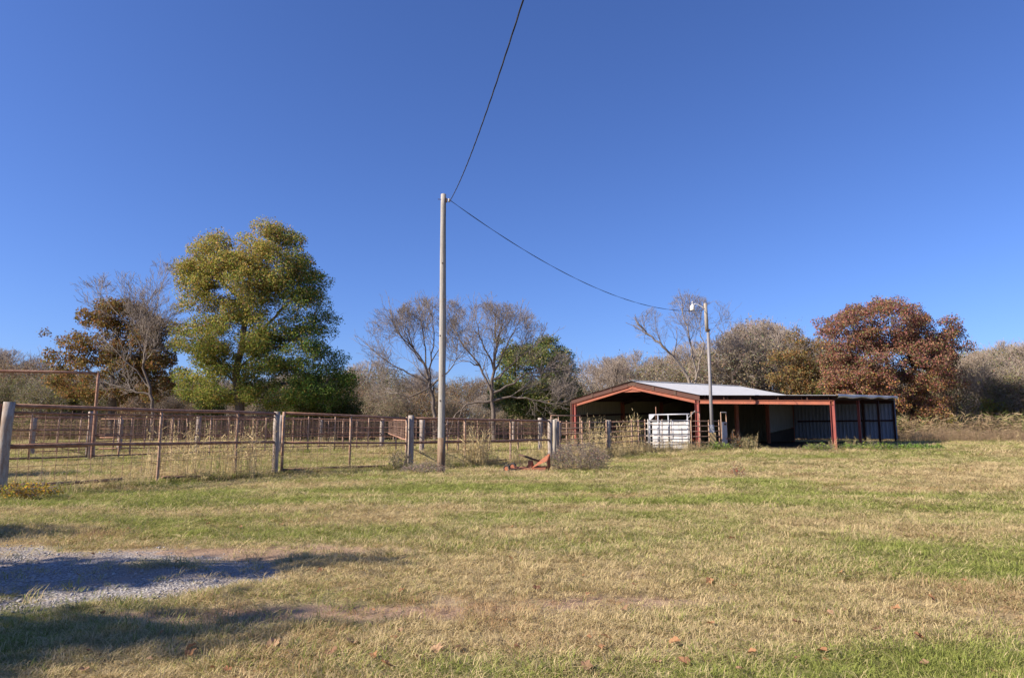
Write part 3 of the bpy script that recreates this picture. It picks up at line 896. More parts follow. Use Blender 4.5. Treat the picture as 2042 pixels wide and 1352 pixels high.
MB().path([(.118, -.045, .1), (.108, -.04, H * .5), (tx * .5 + .07, -.05, H - .3)], .006, 5).build('ground_wire', M['cable'], up_)
mb = MB()
for k_, (zz, an) in enumerate(((1.6, -.5), (2.3, -1.9), (3.1, -1.2), (4.4, -2.2), (5.6, -.9), (6.8, -1.7))):
    rr_ = .122 - .034 * (zz + .6) / (H + .6); mb.box((tx * .5 * zz / H + math.cos(an) * rr_, math.sin(an) * rr_, zz), (.03, .03, .045))
mb.build('staple', M['dark_iron'], up_)
attw = pb + att + Vector((.13, 0, 0))

lb = gp(1420, 40.6); ltop = pt(1409, 605, 40.6)
LH = ltop.z - lb.z
lp = thing('lamp_pole', 'steel pole with a wooden top and a yard lamp beside the barn', 'lamp pole', lb)
lx = (ltop.x - lb.x) * .25
JZ = pt(1412, 658, 40.6).z - lb.z
MB().path([(0, 0, -.4), (lx * .4, 0, JZ * .5), (lx, 0, JZ + .05)], [.105, .098, .092], 12).build('steel_shaft', M['steel'], lp, True)
MB().path([(lx - .07, 0, JZ - .1), (lx - .08, 0, (JZ + LH) / 2), (lx - .10, 0, LH)], [.115, .108, .10], 12).build('wooden_top', M['post_wood'], lp, True)
mb = MB(); mb.box((lx - .03, -.02, JZ - .02), (.26, .26, .07), None, .01).build('band', M['dark_iron'], lp)
az = LH - .35
arm = []
for i in range(9):
    k = i / 8
    arm.append((lx - .19 - .62 * k, -.05, az + .30 * math.sin(k * math.pi * .5) ** .8))
MB().path(arm, .028, 8).build('arm', M['lamp_white'], lp, True)
hd = Vector(arm[-1]) + Vector((-.08, 0, 0))
lamp_ = MB().lathe([(.0, .0), (.05, .0), (.07, -.07), (.13, -.11), (.15, -.18), (.15, -.36), (.14, -.40), (.0, -.40)], hd, 16).build('lamp_head', M['lamp_white'], lp, True)
MB().lathe([(.0, .15), (.05, .15), (.05, .0), (.0, .0)], hd, 10).build('photocell', M['galv'], lamp_, True)
yb = pt(1418, 855, 40.6).z - lb.z
mb = MB(); mb.box((-.06, -.15, yb), (.28, .12, .46), None, .02); mb.tube((-.06, -.20, yb + .08), (-.06, -.26, yb + .08), .09, n=12)
mb.build('meter_box', M['galv'], lp)
yb2 = pt(1418, 874, 40.6).z - lb.z
MB().box((-.02, -.15, yb2), (.36, .16, .66), None, .02).build('breaker_box', M['tan_box'], lp)
MB().tube((.04, -.12, -.25), (.04, -.12, yb2 - .3), .025, n=6).build('conduit', M['galv'], lp)

def cable(name, label, P, strands=2, r=.011, twist=2.4):
    """twisted cable along a list of world points"""
    t = thing(name, label, 'cable', P[0])
    for s in range(strands):
        pts = []
        L = 0
        for i, p in enumerate(P):
            if i: L += (P[i] - P[i - 1]).length
            a = L * twist + s * 2 * math.pi / strands
            d = (P[min(i + 1, len(P) - 1)] - P[max(i - 1, 0)]).normalized()
            u = d.cross(Vector((0, 0, 1))).normalized(); v = d.cross(u)
            pts.append(local(t, p + (u * math.cos(a) + v * math.sin(a)) * r * .9))
        MB().path(pts, r, 5).build('strand', M['cable'], t, True)
    return t
def sagline(A, B, sag, n):
    return [A.lerp(B, i / n) - Vector((0, 0, sag * 4 * (i / n) * (1 - i / n))) for i in range(n + 1)]
B2 = pb * 0 + Vector((3.05, -9.5, 7.6))
cable('service_cable', 'twisted black service cable climbing overhead from the tall pole', sagline(attw, B2, 1.45, 220), 3, .007, 3.2)
latt = lb + Vector((lx - .2, 0, LH - .42))
cable('service_cable', 'thin cable sagging from the tall pole to the lamp pole', sagline(attw, latt, 1.15, 120), 2, .008, 1.6)

# ------------------------------------------------------------------ old orange implement by the fence
ib = ground_at(1052, 941)
im = thing('rusty_mower_deck', 'broken orange mower deck with rusty arm lying in the grass', 'implement', ib, -.08)
sc_ = ib.y / F
def ip(dx, dz, dy=0.0): return Vector((dx * sc_, dy, dz * sc_))
MB().slab([ip(-34, 4, -.22), ip(36, 6, -.3), ip(40, 8, .32), ip(-30, 5, .3)], (0, 0, .06)).build('deck', M['orange'], im)
mb = MB(); mb.slab([ip(-34, 0, -.24), ip(36, 1, -.33), ip(36, 7, -.33), ip(-34, 5, -.24)], (0, .02, 0)).build('skirt', M['rust'], im)
mb = MB()
mb.slab([ip(10, 9, -.18), ip(38, 22, -.26), ip(43, 35, -.1), ip(16, 15, .12)], (.01, .02, .03)); mb.build('tilted_plate', M['orange'], im)
MB().slab([ip(38, 22, -.27), ip(43, 35, -.11), ip(44, 12, -.1), ip(40, 4, -.27)], (.025, .01, 0)).build('end_plate', M['orange'], im)
MB().path([ip(-17, 34, .1), ip(2, 28, .03), ip(24, 21, -.02)], [.03, .035, .035], 8).build('lift_arm', M['dark_iron'], im, True)
mb = MB(); mb.lathe([(0, 0), (.12, 0), (.13, .05), (.09, .12), (.09, .2), (.05, .24), (0, .25)], ip(6, 8), 14); mb.box(ip(6, 20), (.16, .14, .1), None, .02)
mb.build('gearbox', M['orange'], im, True)
def tyre(c, r, w, ax):
    prof = [(-w / 2, r * .62), (-w / 2, r * .92), (-w * .3, r), (w * .3, r), (w / 2, r * .92), (w / 2, r * .62)]
    bm = bmesh.new(); n = 20; rings = []
    for k in range(n):
        a = 2 * math.pi * k / n
        rings.append([bm.verts.new((x, math.cos(a) * q, math.sin(a) * q)) for x, q in prof])
    for k in range(n):
        A_, B_ = rings[k], rings[(k + 1) % n]
        for j in range(len(prof)):
            bm.faces.new((A_[j], A_[(j + 1) % len(prof)], B_[(j + 1) % len(prof)], B_[j]))
    bmesh.ops.recalc_face_normals(bm, faces=bm.faces[:])
    me = bpy.data.meshes.new('tyre'); bm.to_mesh(me); bm.free()
    ty = link('wheel', me, M['rubber'], im, True); ty.location = c; ty.rotation_euler = (0, 0, ax)
    MB().tube((-w * .4, 0, 0), (w * .4, 0, 0), r * .6, n=14).build('rim', M['orange'], ty)
tyre(ip(-40, 7, -.1), .13, .09, 1.1); tyre(ip(-30, 10, .22), .13, .09, 1.1)
mb = MB()
for k in range(7):
    a = random.Random(k).uniform(-1, 1)
    mb.tube(ip(-28 + k * 8, 10 + 3 * a, -.1 + .2 * a), ip(-20 + k * 8, 13 - 4 * a, .1), .014, n=5)
mb.build('linkage', M['rust'], im)

# ------------------------------------------------------------------ trees
def unit_sphere(rng, n):
    v = rng.normal(size=(n, 3)); v /= np.linalg.norm(v, axis=1, keepdims=True); return v
def crown_points(rng, blobs, n, shell=.5):
    vol = np.array([b[3] * b[4] * b[5] for b in blobs]) ** .72; pr = vol / vol.sum()
    k = rng.choice(len(blobs), n, p=pr)
    B = np.array(blobs)[k]
    rad = rng.random((n, 1)) ** (1 / 3.)
    rad = np.where(rng.random((n, 1)) < shell, .72 + .28 * rad, rad)
    return B[:, :3] + unit_sphere(rng, n) * B[:, 3:6] * rad
def clumps(rng, blobs, nc, rmin, rmax):
    """leaf clumps: small flattened blobs spread through the crown, thick towards its outside"""
    c = crown_points(rng, blobs, nc, .72)
    c += rng.normal(size=c.shape) * rmin * .55
    r = rng.uniform(rmin, rmax, nc)
    return [(c[i, 0], c[i, 1], c[i, 2], r[i] * rng.uniform(.8, 1.25), r[i] * rng.uniform(.8, 1.25), r[i] * rng.uniform(.5, .8)) for i in range(nc)]
def grow(rng, limbs, att, step, kill, infl, iters=140, lift=0.0, start=None):
    """space colonisation from starting limbs; returns nodes, parents"""
    nodes = []; par = []
    if start is not None:
        nodes = list(start[0]); par = list(start[1]); limbs = []
    for L in limbs:
        L = [np.array(p, float) for p in L]
        first = True
        for a, b in zip(L, L[1:]):
            n = max(1, int(np.linalg.norm(b - a) / step))
            for i in range(n + (0)):
                p = a + (b - a) * (i / n)
                if first and nodes:
                    j = int(np.argmin([np.linalg.norm(p - q) for q in nodes])); par.append(j); nodes.append(p); first = False
                    continue
                par.append(len(nodes) - 1 if nodes else -1); nodes.append(p + rng.normal(size=3) * step * .06 * (len(nodes) > 2)); first = False
        par.append(len(nodes) - 1); nodes.append(L[-1])
    P = np.array(nodes); par = list(par)
    A = att.copy()
    d = np.linalg.norm(A[:, None] - P[None], axis=2); ni = d.argmin(1); nd = d.min(1)
    grown = {}
    for it in range(iters):
        if not len(A): break
        act = nd < infl
        if not act.any():
            infl *= 1.5
            if infl > 60: break
            continue
        ids = ni[act]; dirs = A[act] - P[ids]; dirs /= np.linalg.norm(dirs, axis=1, keepdims=True) + 1e-9
        uq, inv = np.unique(ids, return_inverse=True)
        S = np.zeros((len(uq), 3)); np.add.at(S, inv, dirs)
        S /= np.linalg.norm(S, axis=1, keepdims=True) + 1e-9
        S += rng.normal(size=S.shape) * .22; S[:, 2] += lift
        S /= np.linalg.norm(S, axis=1, keepdims=True) + 1e-9
        g = np.array([grown.get(int(u), 0) for u in uq])
        pick = np.full(len(uq), -1); order = rng.permutation(len(inv)); pick[inv[order]] = order
        one = dirs[pick] + rng.normal(size=S.shape) * .12
        one /= np.linalg.norm(one, axis=1, keepdims=True) + 1e-9
        S = np.where((g > 0)[:, None], one, S)          # later children head for a single goal
        keep = g < 7
        if not keep.any(): break
        uq = uq[keep]; S = S[keep]
        for u in uq: grown[int(u)] = grown.get(int(u), 0) + 1
        newp = P[uq] + S * step
        base = len(P)
        P = np.vstack([P, newp]); par += [int(u) for u in uq]
        dd = np.linalg.norm(A[:, None] - newp[None], axis=2); j = dd.argmin(1); m = dd.min(1)
        better = m < nd
        nd = np.where(better, m, nd); ni = np.where(better, base + j, ni)
        live = nd > kill
        A = A[live]; nd = nd[live]; ni = ni[live]
    return P, np.array(par)
def radii(par, n, tip, expo, trunk_r):
    """pipe model; the exponent is chosen so that the trunk comes out at trunk_r"""
    acc = np.zeros(n); cnt = np.zeros(n, int)
    for i in range(n - 1, -1, -1):
        if acc[i] == 0: acc[i] = 1.0
        if par[i] >= 0: acc[par[i]] += acc[i]; cnt[par[i]] += 1
    e = math.log(max(acc[0], 2.0)) / math.log(trunk_r / tip)
    return tip * acc ** (1 / e), cnt
def wood_mesh(rng, P, par, r, cnt, twigs=0, twig_len=.6, twig_r=.008, name='trunk', twig_thr=.05, split=.035):
    """limbs as one mesh, twigs as another"""
    idx = np.where(par >= 0)[0]
    p0 = P[par[idx]]; p1 = P[idx]; r1 = r[idx]; r0 = np.minimum(r[par[idx]], r1 * 1.35)
    out = []
    for part in (0, 1):
        V = []; Q = []; off = 0
        for lo, hi, k in (((split, .10, 5), (.10, 9, 10)) if part == 0 else ((0, split, 3),)):
            m = (r1 >= lo) & (r1 < hi)
            if not m.any(): continue
            ext = (p1[m] - p0[m]) * (.08 if lo > .02 else 0)
            v, q = seg_geo(p0[m], p1[m] + ext, r0[m], r1[m], k)
            V.append(v); Q.append(q + off); off += len(v)
        if twigs and part == 1:
            m = idx[r[idx] < twig_thr]
            src = np.repeat(m, twigs)
            d = P[src] - P[par[src]]; d /= np.linalg.norm(d, axis=1, keepdims=True) + 1e-9
            d2 = d * .9 + unit_sphere(rng, len(src)) * .7 + np.array([0, 0, .2]); d2 /= np.linalg.norm(d2, axis=1, keepdims=True)
            L = twig_len * (.5 + rng.random((len(src), 1)))
            s0 = P[par[src]] + (P[src] - P[par[src]]) * rng.random((len(src), 1))
            mid = s0 + d2 * L * .5
            d3 = d2 + unit_sphere(rng, len(src)) * .4 + np.array([0, 0, .1]); d3 /= np.linalg.norm(d3, axis=1, keepdims=True)
            d4 = d2 + unit_sphere(rng, len(src)) * .7; d4 /= np.linalg.norm(d4, axis=1, keepdims=True)
            for a, b, ra, rb in ((s0, mid, twig_r, twig_r * .8), (mid, mid + d3 * L * .5, twig_r * .8, twig_r * .4), (mid, mid + d4 * L * .4, twig_r * .7, twig_r * .35)):
                v, q = seg_geo(a, b, ra, rb, 3); V.append(v); Q.append(q + off); off += len(v)
        out.append(np_mesh(name if part == 0 else 'twigs', np.vstack(V), np.vstack(Q)) if V else None)
    return out
def link_wood(ms, bark, twig, t):
    if ms[0]: link('trunk', ms[0], M[bark], t)
    if ms[1]: link('twigs', ms[1], M[twig], t)
def leaf_mesh(rng, pts, size, colour, name='crown', spread=.35, updir=.35, bright=1.4):
    n = len(pts)
    c = pts + rng.normal(size=(n, 3)) * spread
    nrm = unit_sphere(rng, n) + np.array([0, 0, updir]); nrm /= np.linalg.norm(nrm, axis=1, keepdims=True)
    t = np.cross(nrm, unit_sphere(rng, n)); t /= np.linalg.norm(t, axis=1, keepdims=True) + 1e-9
    b = np.cross(nrm, t)
    s = size * (.6 + .8 * rng.random((n, 1)))
    w = s * (.45 + .25 * rng.random((n, 1)))
    fold = nrm * s * .18
    v = np.stack([c - t * s * .5, c + b * w * .5 + fold, c + t * s * .55, c - b * w * .5 + fold], 1).reshape(-1, 3)
    q = np.arange(n * 4).reshape(n, 4)
    col = np.concatenate([np.minimum(colour * bright, .7), np.ones((n, 1))], 1)
    col = np.repeat(col, 4, axis=0)
    return np_mesh(name, v, q, None, {'leaf_colour': ('FLOAT_COLOR', col)})
def palette(rng, n, cols, weights=None):
    cols = np.array(cols)
    k = rng.choice(len(cols), n, p=weights)
    c = cols[k] * (.75 + .5 * rng.random((n, 1)))
    return c * (1 + .12 * rng.normal(size=(n, 3)))
def fork(rng, limbs, trunk_r, B, L0, levels=4, tip=.008):
    """limbs that fork again and again into fine upswept twigs, kept inside the crown ellipsoids B"""
    P = []; par = []; rad = []
    Bc = np.array([b[:3] for b in B]); Br = np.array([b[3:6] for b in B]) * 1.04
    def inside(p): return bool(((((p - Bc) / Br) ** 2).sum(1) < 1).any())
    def add(p, j, r):
        P.append(p); par.append(j); rad.append(r); return len(P) - 1
    def turn(d, ang):
        a = np.cross(d, rng.normal(size=3)); a /= np.linalg.norm(a) + 1e-9
        q = d * math.cos(ang) + a * math.sin(ang); return q / np.linalg.norm(q)
    def branch(p, j, d, L, r, lev):
        n = 4 if lev < 2 else 3
        for i in range(n):
            d = d + rng.normal(size=3) * .13 + np.array([0, 0, .07]); d /= np.linalg.norm(d)
            p = p + d * L / n
            rr = max(tip, r * (1 - .45 * (i + 1) / n))
            j = add(p, j, rr)
            ok = inside(p)
            if not ok and lev > 0 and rng.random() < .75: return
            if lev < levels and i < n - 1 and rng.random() < (.85 if lev < 3 else .6):
                branch(p, j, turn(d, rng.uniform(.5, .95)), L * rng.uniform(.5, .75), max(tip, rr * .55), lev + 1)
        if lev < levels:
            for k in range(2):
                branch(p, j, turn(d, rng.uniform(.2, .5)), L * rng.uniform(.6, .82), max(tip, rr * .75), lev + 1)
    starts = []
    for li, L in enumerate(limbs):
        L = [np.array(q, float) for q in L]
        seg = np.linalg.norm(np.diff(np.array(L), axis=0), axis=1); tot = seg.sum()
        if li == 0: j = -1; r0 = trunk_r
        else:
            j = int(np.argmin(np.linalg.norm(np.array(P) - L[0], axis=1))); r0 = rad[j] * .72
        run = 0; last = None
        for a, b, sl in zip(L, L[1:], seg):
            n = max(1, int(sl / .55))
            for i in range(n):
                f = (run + sl * (i + 1) / n) / tot
                p = a + (b - a) * (i + 1) / n + rng.normal(size=3) * .05
                if last is None and li == 0: j = add(a, -1, r0)
                d = (b - a) / (sl + 1e-9)
                rr = r0 * (1 - .62 * f) if f < 1 else r0 * .38
                j = add(p, j, rr); last = p
                if f > (.45 if li == 0 else .25) and rng.random() < .62: starts.append((p, j, turn(d, rng.uniform(.5, 1.0)), L0 * rng.uniform(.6, 1.0), rr * .5, 1))
            run += sl
        for k in range(3): starts.append((last, j, turn(d, rng.uniform(.1, .5)), L0 * rng.uniform(.8, 1.1), rr * .8, 0))
    for st in starts: branch(*st)
    return np.array(P), np.array(par), np.array(rad)
def tree(name, label, d, base_x, blobs, limbs, seed, bark='bark_dark', natt=3000, step=.42, kill=.6, infl=6.0, trunk_r=.35, tip=.010,
         leaves=0, leaf_size=.24, colfn=None, twigs=0, twig_len=.7, twig_r=.009, shell=.5, group=None, depth=.9, cat='tree', nclump=0, crad=(.8, 1.6), twig_mat='twig', twig_thr=.05, coarse=0, lift=.0, forked=0.0, flev=4, bright=1.65):
    """blobs and limbs in photograph pixels at distance d; the tree stands on the ground at its own distance"""
    rng = np.random.default_rng(seed)
    base = gp(base_x, d)
    pxm = d / F
    def loc_(x, y, dy=0.0):
        p = pt(x, y, d) - base; return (p.x, dy, p.z)
    B = []
    for b in blobs:
        x, y, rx, ry = b[:4]; dy = b[4] if len(b) > 4 else 0.0
        c = loc_(x, y, dy); B.append((c[0], c[1], c[2], rx * pxm, rx * pxm * depth, ry * pxm))
    Lm = []
    for L in limbs:
        Lm.append([loc_(*q) if i or L is not limbs[0] else (0, 0, -.3) for i, q in enumerate(L)])
    if nclump:
        CB = clumps(rng, B, nclump, *crad)
        att = crown_points(rng, CB, natt, .2)
    else:
        att = crown_points(rng, B, natt, shell)
    att = att[att[:, 2] > .8]
    if forked:
        P, par, r = fork(rng, Lm, trunk_r, B, forked, flev, tip=tip); cnt = None
    elif coarse:                      # main boughs first, then the fine growth from them
        a0 = att[rng.choice(len(att), coarse, replace=False)]
        st = grow(rng, Lm, a0, .5, 1.1, 9.0, lift=lift)
        P, par = grow(rng, None, att, step, kill, infl, lift=lift, start=st)
    else:
        P, par = grow(rng, Lm, att, step, kill, infl)
    if not forked: r, cnt = radii(par, len(P), tip, 0, trunk_r)
    t = thing(name, label, cat, base, 0, group)
    link_wood(wood_mesh(rng, P, par, r, cnt, twigs, twig_len, twig_r, twig_thr=twig_thr), bark, twig_mat, t)
    if leaves:
        src = crown_points(rng, CB, leaves, .45)
        src = src[src[:, 2] > .5]
        col = np.clip(colfn(rng, src), .004, .9)
        link('crown', leaf_mesh(rng, src, leaf_size, col, 'crown', .12, bright=bright), M['leaf'], t)
    return t
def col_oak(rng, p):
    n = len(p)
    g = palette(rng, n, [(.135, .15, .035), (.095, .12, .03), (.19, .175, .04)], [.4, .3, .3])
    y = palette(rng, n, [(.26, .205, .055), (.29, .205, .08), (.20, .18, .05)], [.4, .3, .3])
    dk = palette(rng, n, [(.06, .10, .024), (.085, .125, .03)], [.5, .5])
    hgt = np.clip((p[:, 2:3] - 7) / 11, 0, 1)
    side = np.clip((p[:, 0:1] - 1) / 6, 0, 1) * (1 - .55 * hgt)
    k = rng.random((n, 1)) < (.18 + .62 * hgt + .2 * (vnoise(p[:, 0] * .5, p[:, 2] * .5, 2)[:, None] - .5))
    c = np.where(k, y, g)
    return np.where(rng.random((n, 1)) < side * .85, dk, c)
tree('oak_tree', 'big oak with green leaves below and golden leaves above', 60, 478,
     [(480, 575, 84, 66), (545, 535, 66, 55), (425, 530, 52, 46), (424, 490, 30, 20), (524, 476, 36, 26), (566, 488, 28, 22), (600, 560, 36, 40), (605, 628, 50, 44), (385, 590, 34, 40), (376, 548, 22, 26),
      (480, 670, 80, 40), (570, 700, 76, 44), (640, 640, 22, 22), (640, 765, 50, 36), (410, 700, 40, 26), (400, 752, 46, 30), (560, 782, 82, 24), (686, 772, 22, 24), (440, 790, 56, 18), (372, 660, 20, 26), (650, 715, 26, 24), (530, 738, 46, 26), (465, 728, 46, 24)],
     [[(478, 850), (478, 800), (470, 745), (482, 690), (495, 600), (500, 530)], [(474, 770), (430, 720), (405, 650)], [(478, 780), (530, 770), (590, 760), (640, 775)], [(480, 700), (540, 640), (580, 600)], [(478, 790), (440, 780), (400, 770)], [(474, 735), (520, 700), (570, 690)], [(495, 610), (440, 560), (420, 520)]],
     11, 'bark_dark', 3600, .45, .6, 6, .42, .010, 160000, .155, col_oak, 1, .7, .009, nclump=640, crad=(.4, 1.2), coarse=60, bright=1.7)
def col_rust(rng, p):
    n = len(p)
    c = palette(rng, n, [(.22, .115, .05), (.18, .125, .045), (.15, .13, .04), (.24, .16, .06), (.11, .085, .04)], [.28, .22, .2, .15, .15])
    return c
tree('oak_tree', 'rust and olive leaved oak behind the leafless grey tree', 66, 225,
     [(235, 665, 80, 58), (130, 692, 48, 36), (310, 690, 48, 56), (200, 752, 105, 45), (262, 632, 52, 30), (310, 745, 48, 45)],
     [[(225, 850), (225, 780), (222, 720), (235, 660)], [(225, 790), (170, 730), (120, 700)], [(225, 770), (290, 710)]], 12, 'bark_dark', 2400, .5, .65, 6, .36, .010, 45000, .20, col_rust, 1, .8, .010, nclump=220, crad=(.45, 1.0), bright=1.3)
tree('bare_tree', 'leafless grey tree rising in front of the rust leaved oak', 54, 310,
     [(250, 592, 85, 48), (320, 585, 38, 62), (300, 660, 62, 50), (275, 765, 75, 32), (185, 575, 32, 14), (340, 660, 35, 50), (240, 700, 60, 40), (130, 725, 40, 10)],
     [[(310, 850), (303, 800), (300, 772), (285, 735), (288, 690)], [(300, 775), (262, 730), (220, 690)], [(287, 700), (250, 640), (205, 595)], [(288, 690), (312, 620), (325, 560)], [(303, 790), (260, 775), (215, 765)]],
     13, 'bark_dark', 400, trunk_r=.17, tip=.009, forked=2.0, flev=5)
tree('bare_tree', 'leafless tree with upswept dark limbs just behind the utility pole', 58, 868,
     [(785, 690, 62, 56), (850, 645, 62, 50), (795, 765, 58, 42), (890, 645, 40, 46), (840, 700, 70, 50), (765, 650, 34, 34), (900, 720, 40, 50)],
     [[(868, 850), (864, 800), (856, 762), (845, 725), (826, 695)], [(858, 765), (860, 720), (866, 680), (862, 635)], [(854, 760), (815, 745), (770, 720), (745, 700)], [(845, 725), (805, 680), (785, 645)], [(850, 740), (846, 680), (838, 625)], [(860, 720), (885, 680), (900, 650)], [(858, 775), (820, 790), (780, 785)], [(862, 770), (895, 740), (910, 715)]],
     14, 'bark_dark', 400, trunk_r=.19, tip=.008, forked=2.1, flev=5)
tree('bare_tree', 'leafless spreading tree with a low arching limb beside the green tree', 57, 985,
     [(985, 660, 92, 54), (930, 690, 54, 56), (1045, 690, 56, 54), (1075, 775, 74, 50), (915, 806, 50, 22), (1000, 715, 80, 50), (1110, 740, 40, 36)],
     [[(985, 850), (983, 815), (980, 785), (986, 740), (990, 690)], [(981, 790), (1010, 770), (1050, 745), (1085, 738)], [(981, 808), (955, 800), (930, 806), (908, 825)], [(982, 780), (955, 730), (925, 690), (912, 665)], [(986, 740), (1010, 690), (1030, 650)], [(983, 800), (1020, 790), (1075, 800)], [(986, 735), (960, 680), (950, 640)], [(985, 760), (1035, 715), (1070, 685)], [(990, 700), (988, 640)], [(958, 735), (935, 720), (905, 720)]],
     15, 'bark_dark', 400, trunk_r=.22, tip=.008, forked=2.1, flev=5)
def col_green(rng, p):
    n = len(p)
    c = palette(rng, n, [(.11, .13, .045), (.08, .105, .035), (.17, .175, .06), (.23, .21, .075)], [.32, .28, .25, .15])
    return c
tree('leafy_tree', 'round olive green tree between the spreading bare tree and the barn', 68, 1085,
     [(1065, 745, 80, 62), (1122, 755, 30, 62), (1030, 710, 40, 32), (1095, 800, 55, 40), (1095, 700, 36, 28), (1010, 790, 40, 40)],
     [[(1085, 850), (1083, 790), (1080, 740)], [(1083, 780), (1120, 740)]], 16, 'bark_dark', 1600, .5, .7, 6, .32, .012, 56000, .17, col_green, 1, .8, .010, nclump=200, crad=(.4, 1.0), bright=1.3)
tree('bare_tree', 'tall leafless tree forking wide above the barn roof', 84, 1380,
     [(1310, 655, 42, 42), (1372, 625, 50, 36), (1424, 638, 32, 38), (1400, 685, 42, 36), (1305, 715, 34, 24), (1350, 690, 45, 40), (1440, 690, 22, 30)],
     [[(1380, 865), (1380, 790), (1374, 755), (1350, 720), (1322, 690), (1300, 672)], [(1380, 790), (1390, 745), (1380, 710), (1372, 660), (1362, 625)], [(1390, 745), (1402, 690), (1395, 640)], [(1402, 690), (1425, 650)]],
     17, 'bark_pale', 400, trunk_r=.29, tip=.009, forked=2.9, flev=5)
def col_red(rng, p):
    n = len(p)
    r = palette(rng, n, [(.19, .086, .064), (.155, .076, .066), (.21, .115, .072), (.12, .115, .05)], [.28, .28, .2, .24])
    o = palette(rng, n, [(.29, .15, .06), (.25, .15, .055), (.17, .135, .05)], [.4, .3, .3])
    k = rng.random((n, 1)) < np.clip(.50 - (p[:, 2:3] - 3) / 11, .04, .5)
    return np.where(k, o, r)
tree('oak_tree', 'broad red-brown oak standing behind the lean-to end', 72, 1775,
     [(1765, 650, 74, 52), (1695, 672, 56, 52), (1850, 680, 56, 58), (1780, 740, 115, 56), (1712, 775, 64, 52), (1850, 775, 50, 52), (1800, 822, 80, 26), (1665, 730, 30, 48), (1880, 700, 30, 36)],
     [[(1775, 870), (1775, 810), (1770, 750), (1765, 690)], [(1775, 800), (1720, 750), (1690, 690)], [(1773, 780), (1830, 730), (1860, 690)], [(1775, 820), (1840, 800)]],
     18, 'bark_dark', 2600, .55, .75, 7, .45, .012, 115000, .18, col_red, 0, nclump=560, crad=(.4, 1.05), coarse=60, bright=1.7)
def col_orange(rng, p):
    return palette(rng, len(p), [(.27, .155, .06), (.22, .14, .06), (.21, .175, .07), (.17, .14, .07)], [.3, .25, .25, .2])
tree('leafy_tree', 'orange brown tree pressed against the red oak above the barn roof', 80, 1612,
     [(1600, 705, 46, 46), (1640, 720, 40, 40), (1575, 740, 36, 40), (1630, 780, 55, 40)],
     [[(1612, 865), (1612, 790), (1605, 730)], [(1612, 800), (1640, 740)]], 19, 'bark_grey', 1400, .6, .8, 7, .28, .012, 17000, .20, col_orange, 2, 1.1, .012, nclump=120, crad=(.5, 1.2), bright=1.15)

# trees out of view at the left that shade the drive and the pen corner
def col_cedar(rng, p):
    return palette(rng, len(p), [(.05, .085, .03), (.035, .065, .025), (.08, .10, .035)], [.4, .35, .25])
def shade_tree(label, x, y, h, blobs, seed, leaves, size, trunk_r=.22):
    rng = np.random.default_rng(seed)
    base = Vector((x, y, gzf(x, y)))
    att = crown_points(rng, blobs, 600, .4)
    P, par = grow(rng, [[(0, 0, -.3), (0, 0, h * .3), (.1, 0, h * .6)]], att, .4, .6, 5)
    r, cnt = radii(par, len(P), .012, 2.3, trunk_r)
    t = thing('cedar_tree', label, 'tree', base)
    link_wood(wood_mesh(rng, P, par, r, cnt), 'bark_dark', 'bark_dark', t)
    src = P[rng.choice(np.where(r < .05)[0], leaves)]
    link('crown', leaf_mesh(rng, src, size, np.clip(col_cedar(rng, src), .01, 1), 'crown', .28), M['leaf'], t)
def sun_back(px_, py_, h):
    """where a tree top of height h must stand to shade the ground seen at this pixel"""
    g_ = ground_at(px_, py_); L = h / math.tan(SUN_EL)
    return g_.x + to_sun.x / math.cos(SUN_EL) * L, g_.y + to_sun.y / math.cos(SUN_EL) * L
x, y = sun_back(780, 1105, 8.0); shade_tree('narrow dark cedar beside the drive', x, y, 8.0, [(0, 0, 4.6, .75, .75, 3.4), (-.1, 0, 3.4, 1.0, 1.0, 2.6)], 31, 5600, .22)
x, y = sun_back(850, 1210, 9.5); shade_tree('taller dark cedar beside the drive', x, y, 9.5, [(0, 0, 5.4, .85, .85, 4.1), (.1, 0, 3.8, 1.3, 1.3, 3.1)], 32, 7000, .22)
x, y = sun_back(420, 1262, 7.5); shade_tree('short broad cedar beside the drive', x, y, 7.0, [(0, 0, 4.2, .8, .8, 3.0), (-.2, 0, 3.0, 1.1, 1.0, 2.3)], 33, 4200, .22)
x, y = sun_back(190, 1062, 5.2); shade_tree('small cedar at the edge of the drive', x, y, 5.0, [(0, 0, 3.0, .45, .45, 2.0)], 34, 2000, .18)
x, y = sun_back(245, 945, 8.5); shade_tree('dark cedar behind the corner of the pens', x, y, 8.0, [(0, 0, 5.0, 1.0, 1.0, 3.2), (-1.0, 0, 3.6, 1.2, 1.2, 2.2)], 35, 6000, .22)

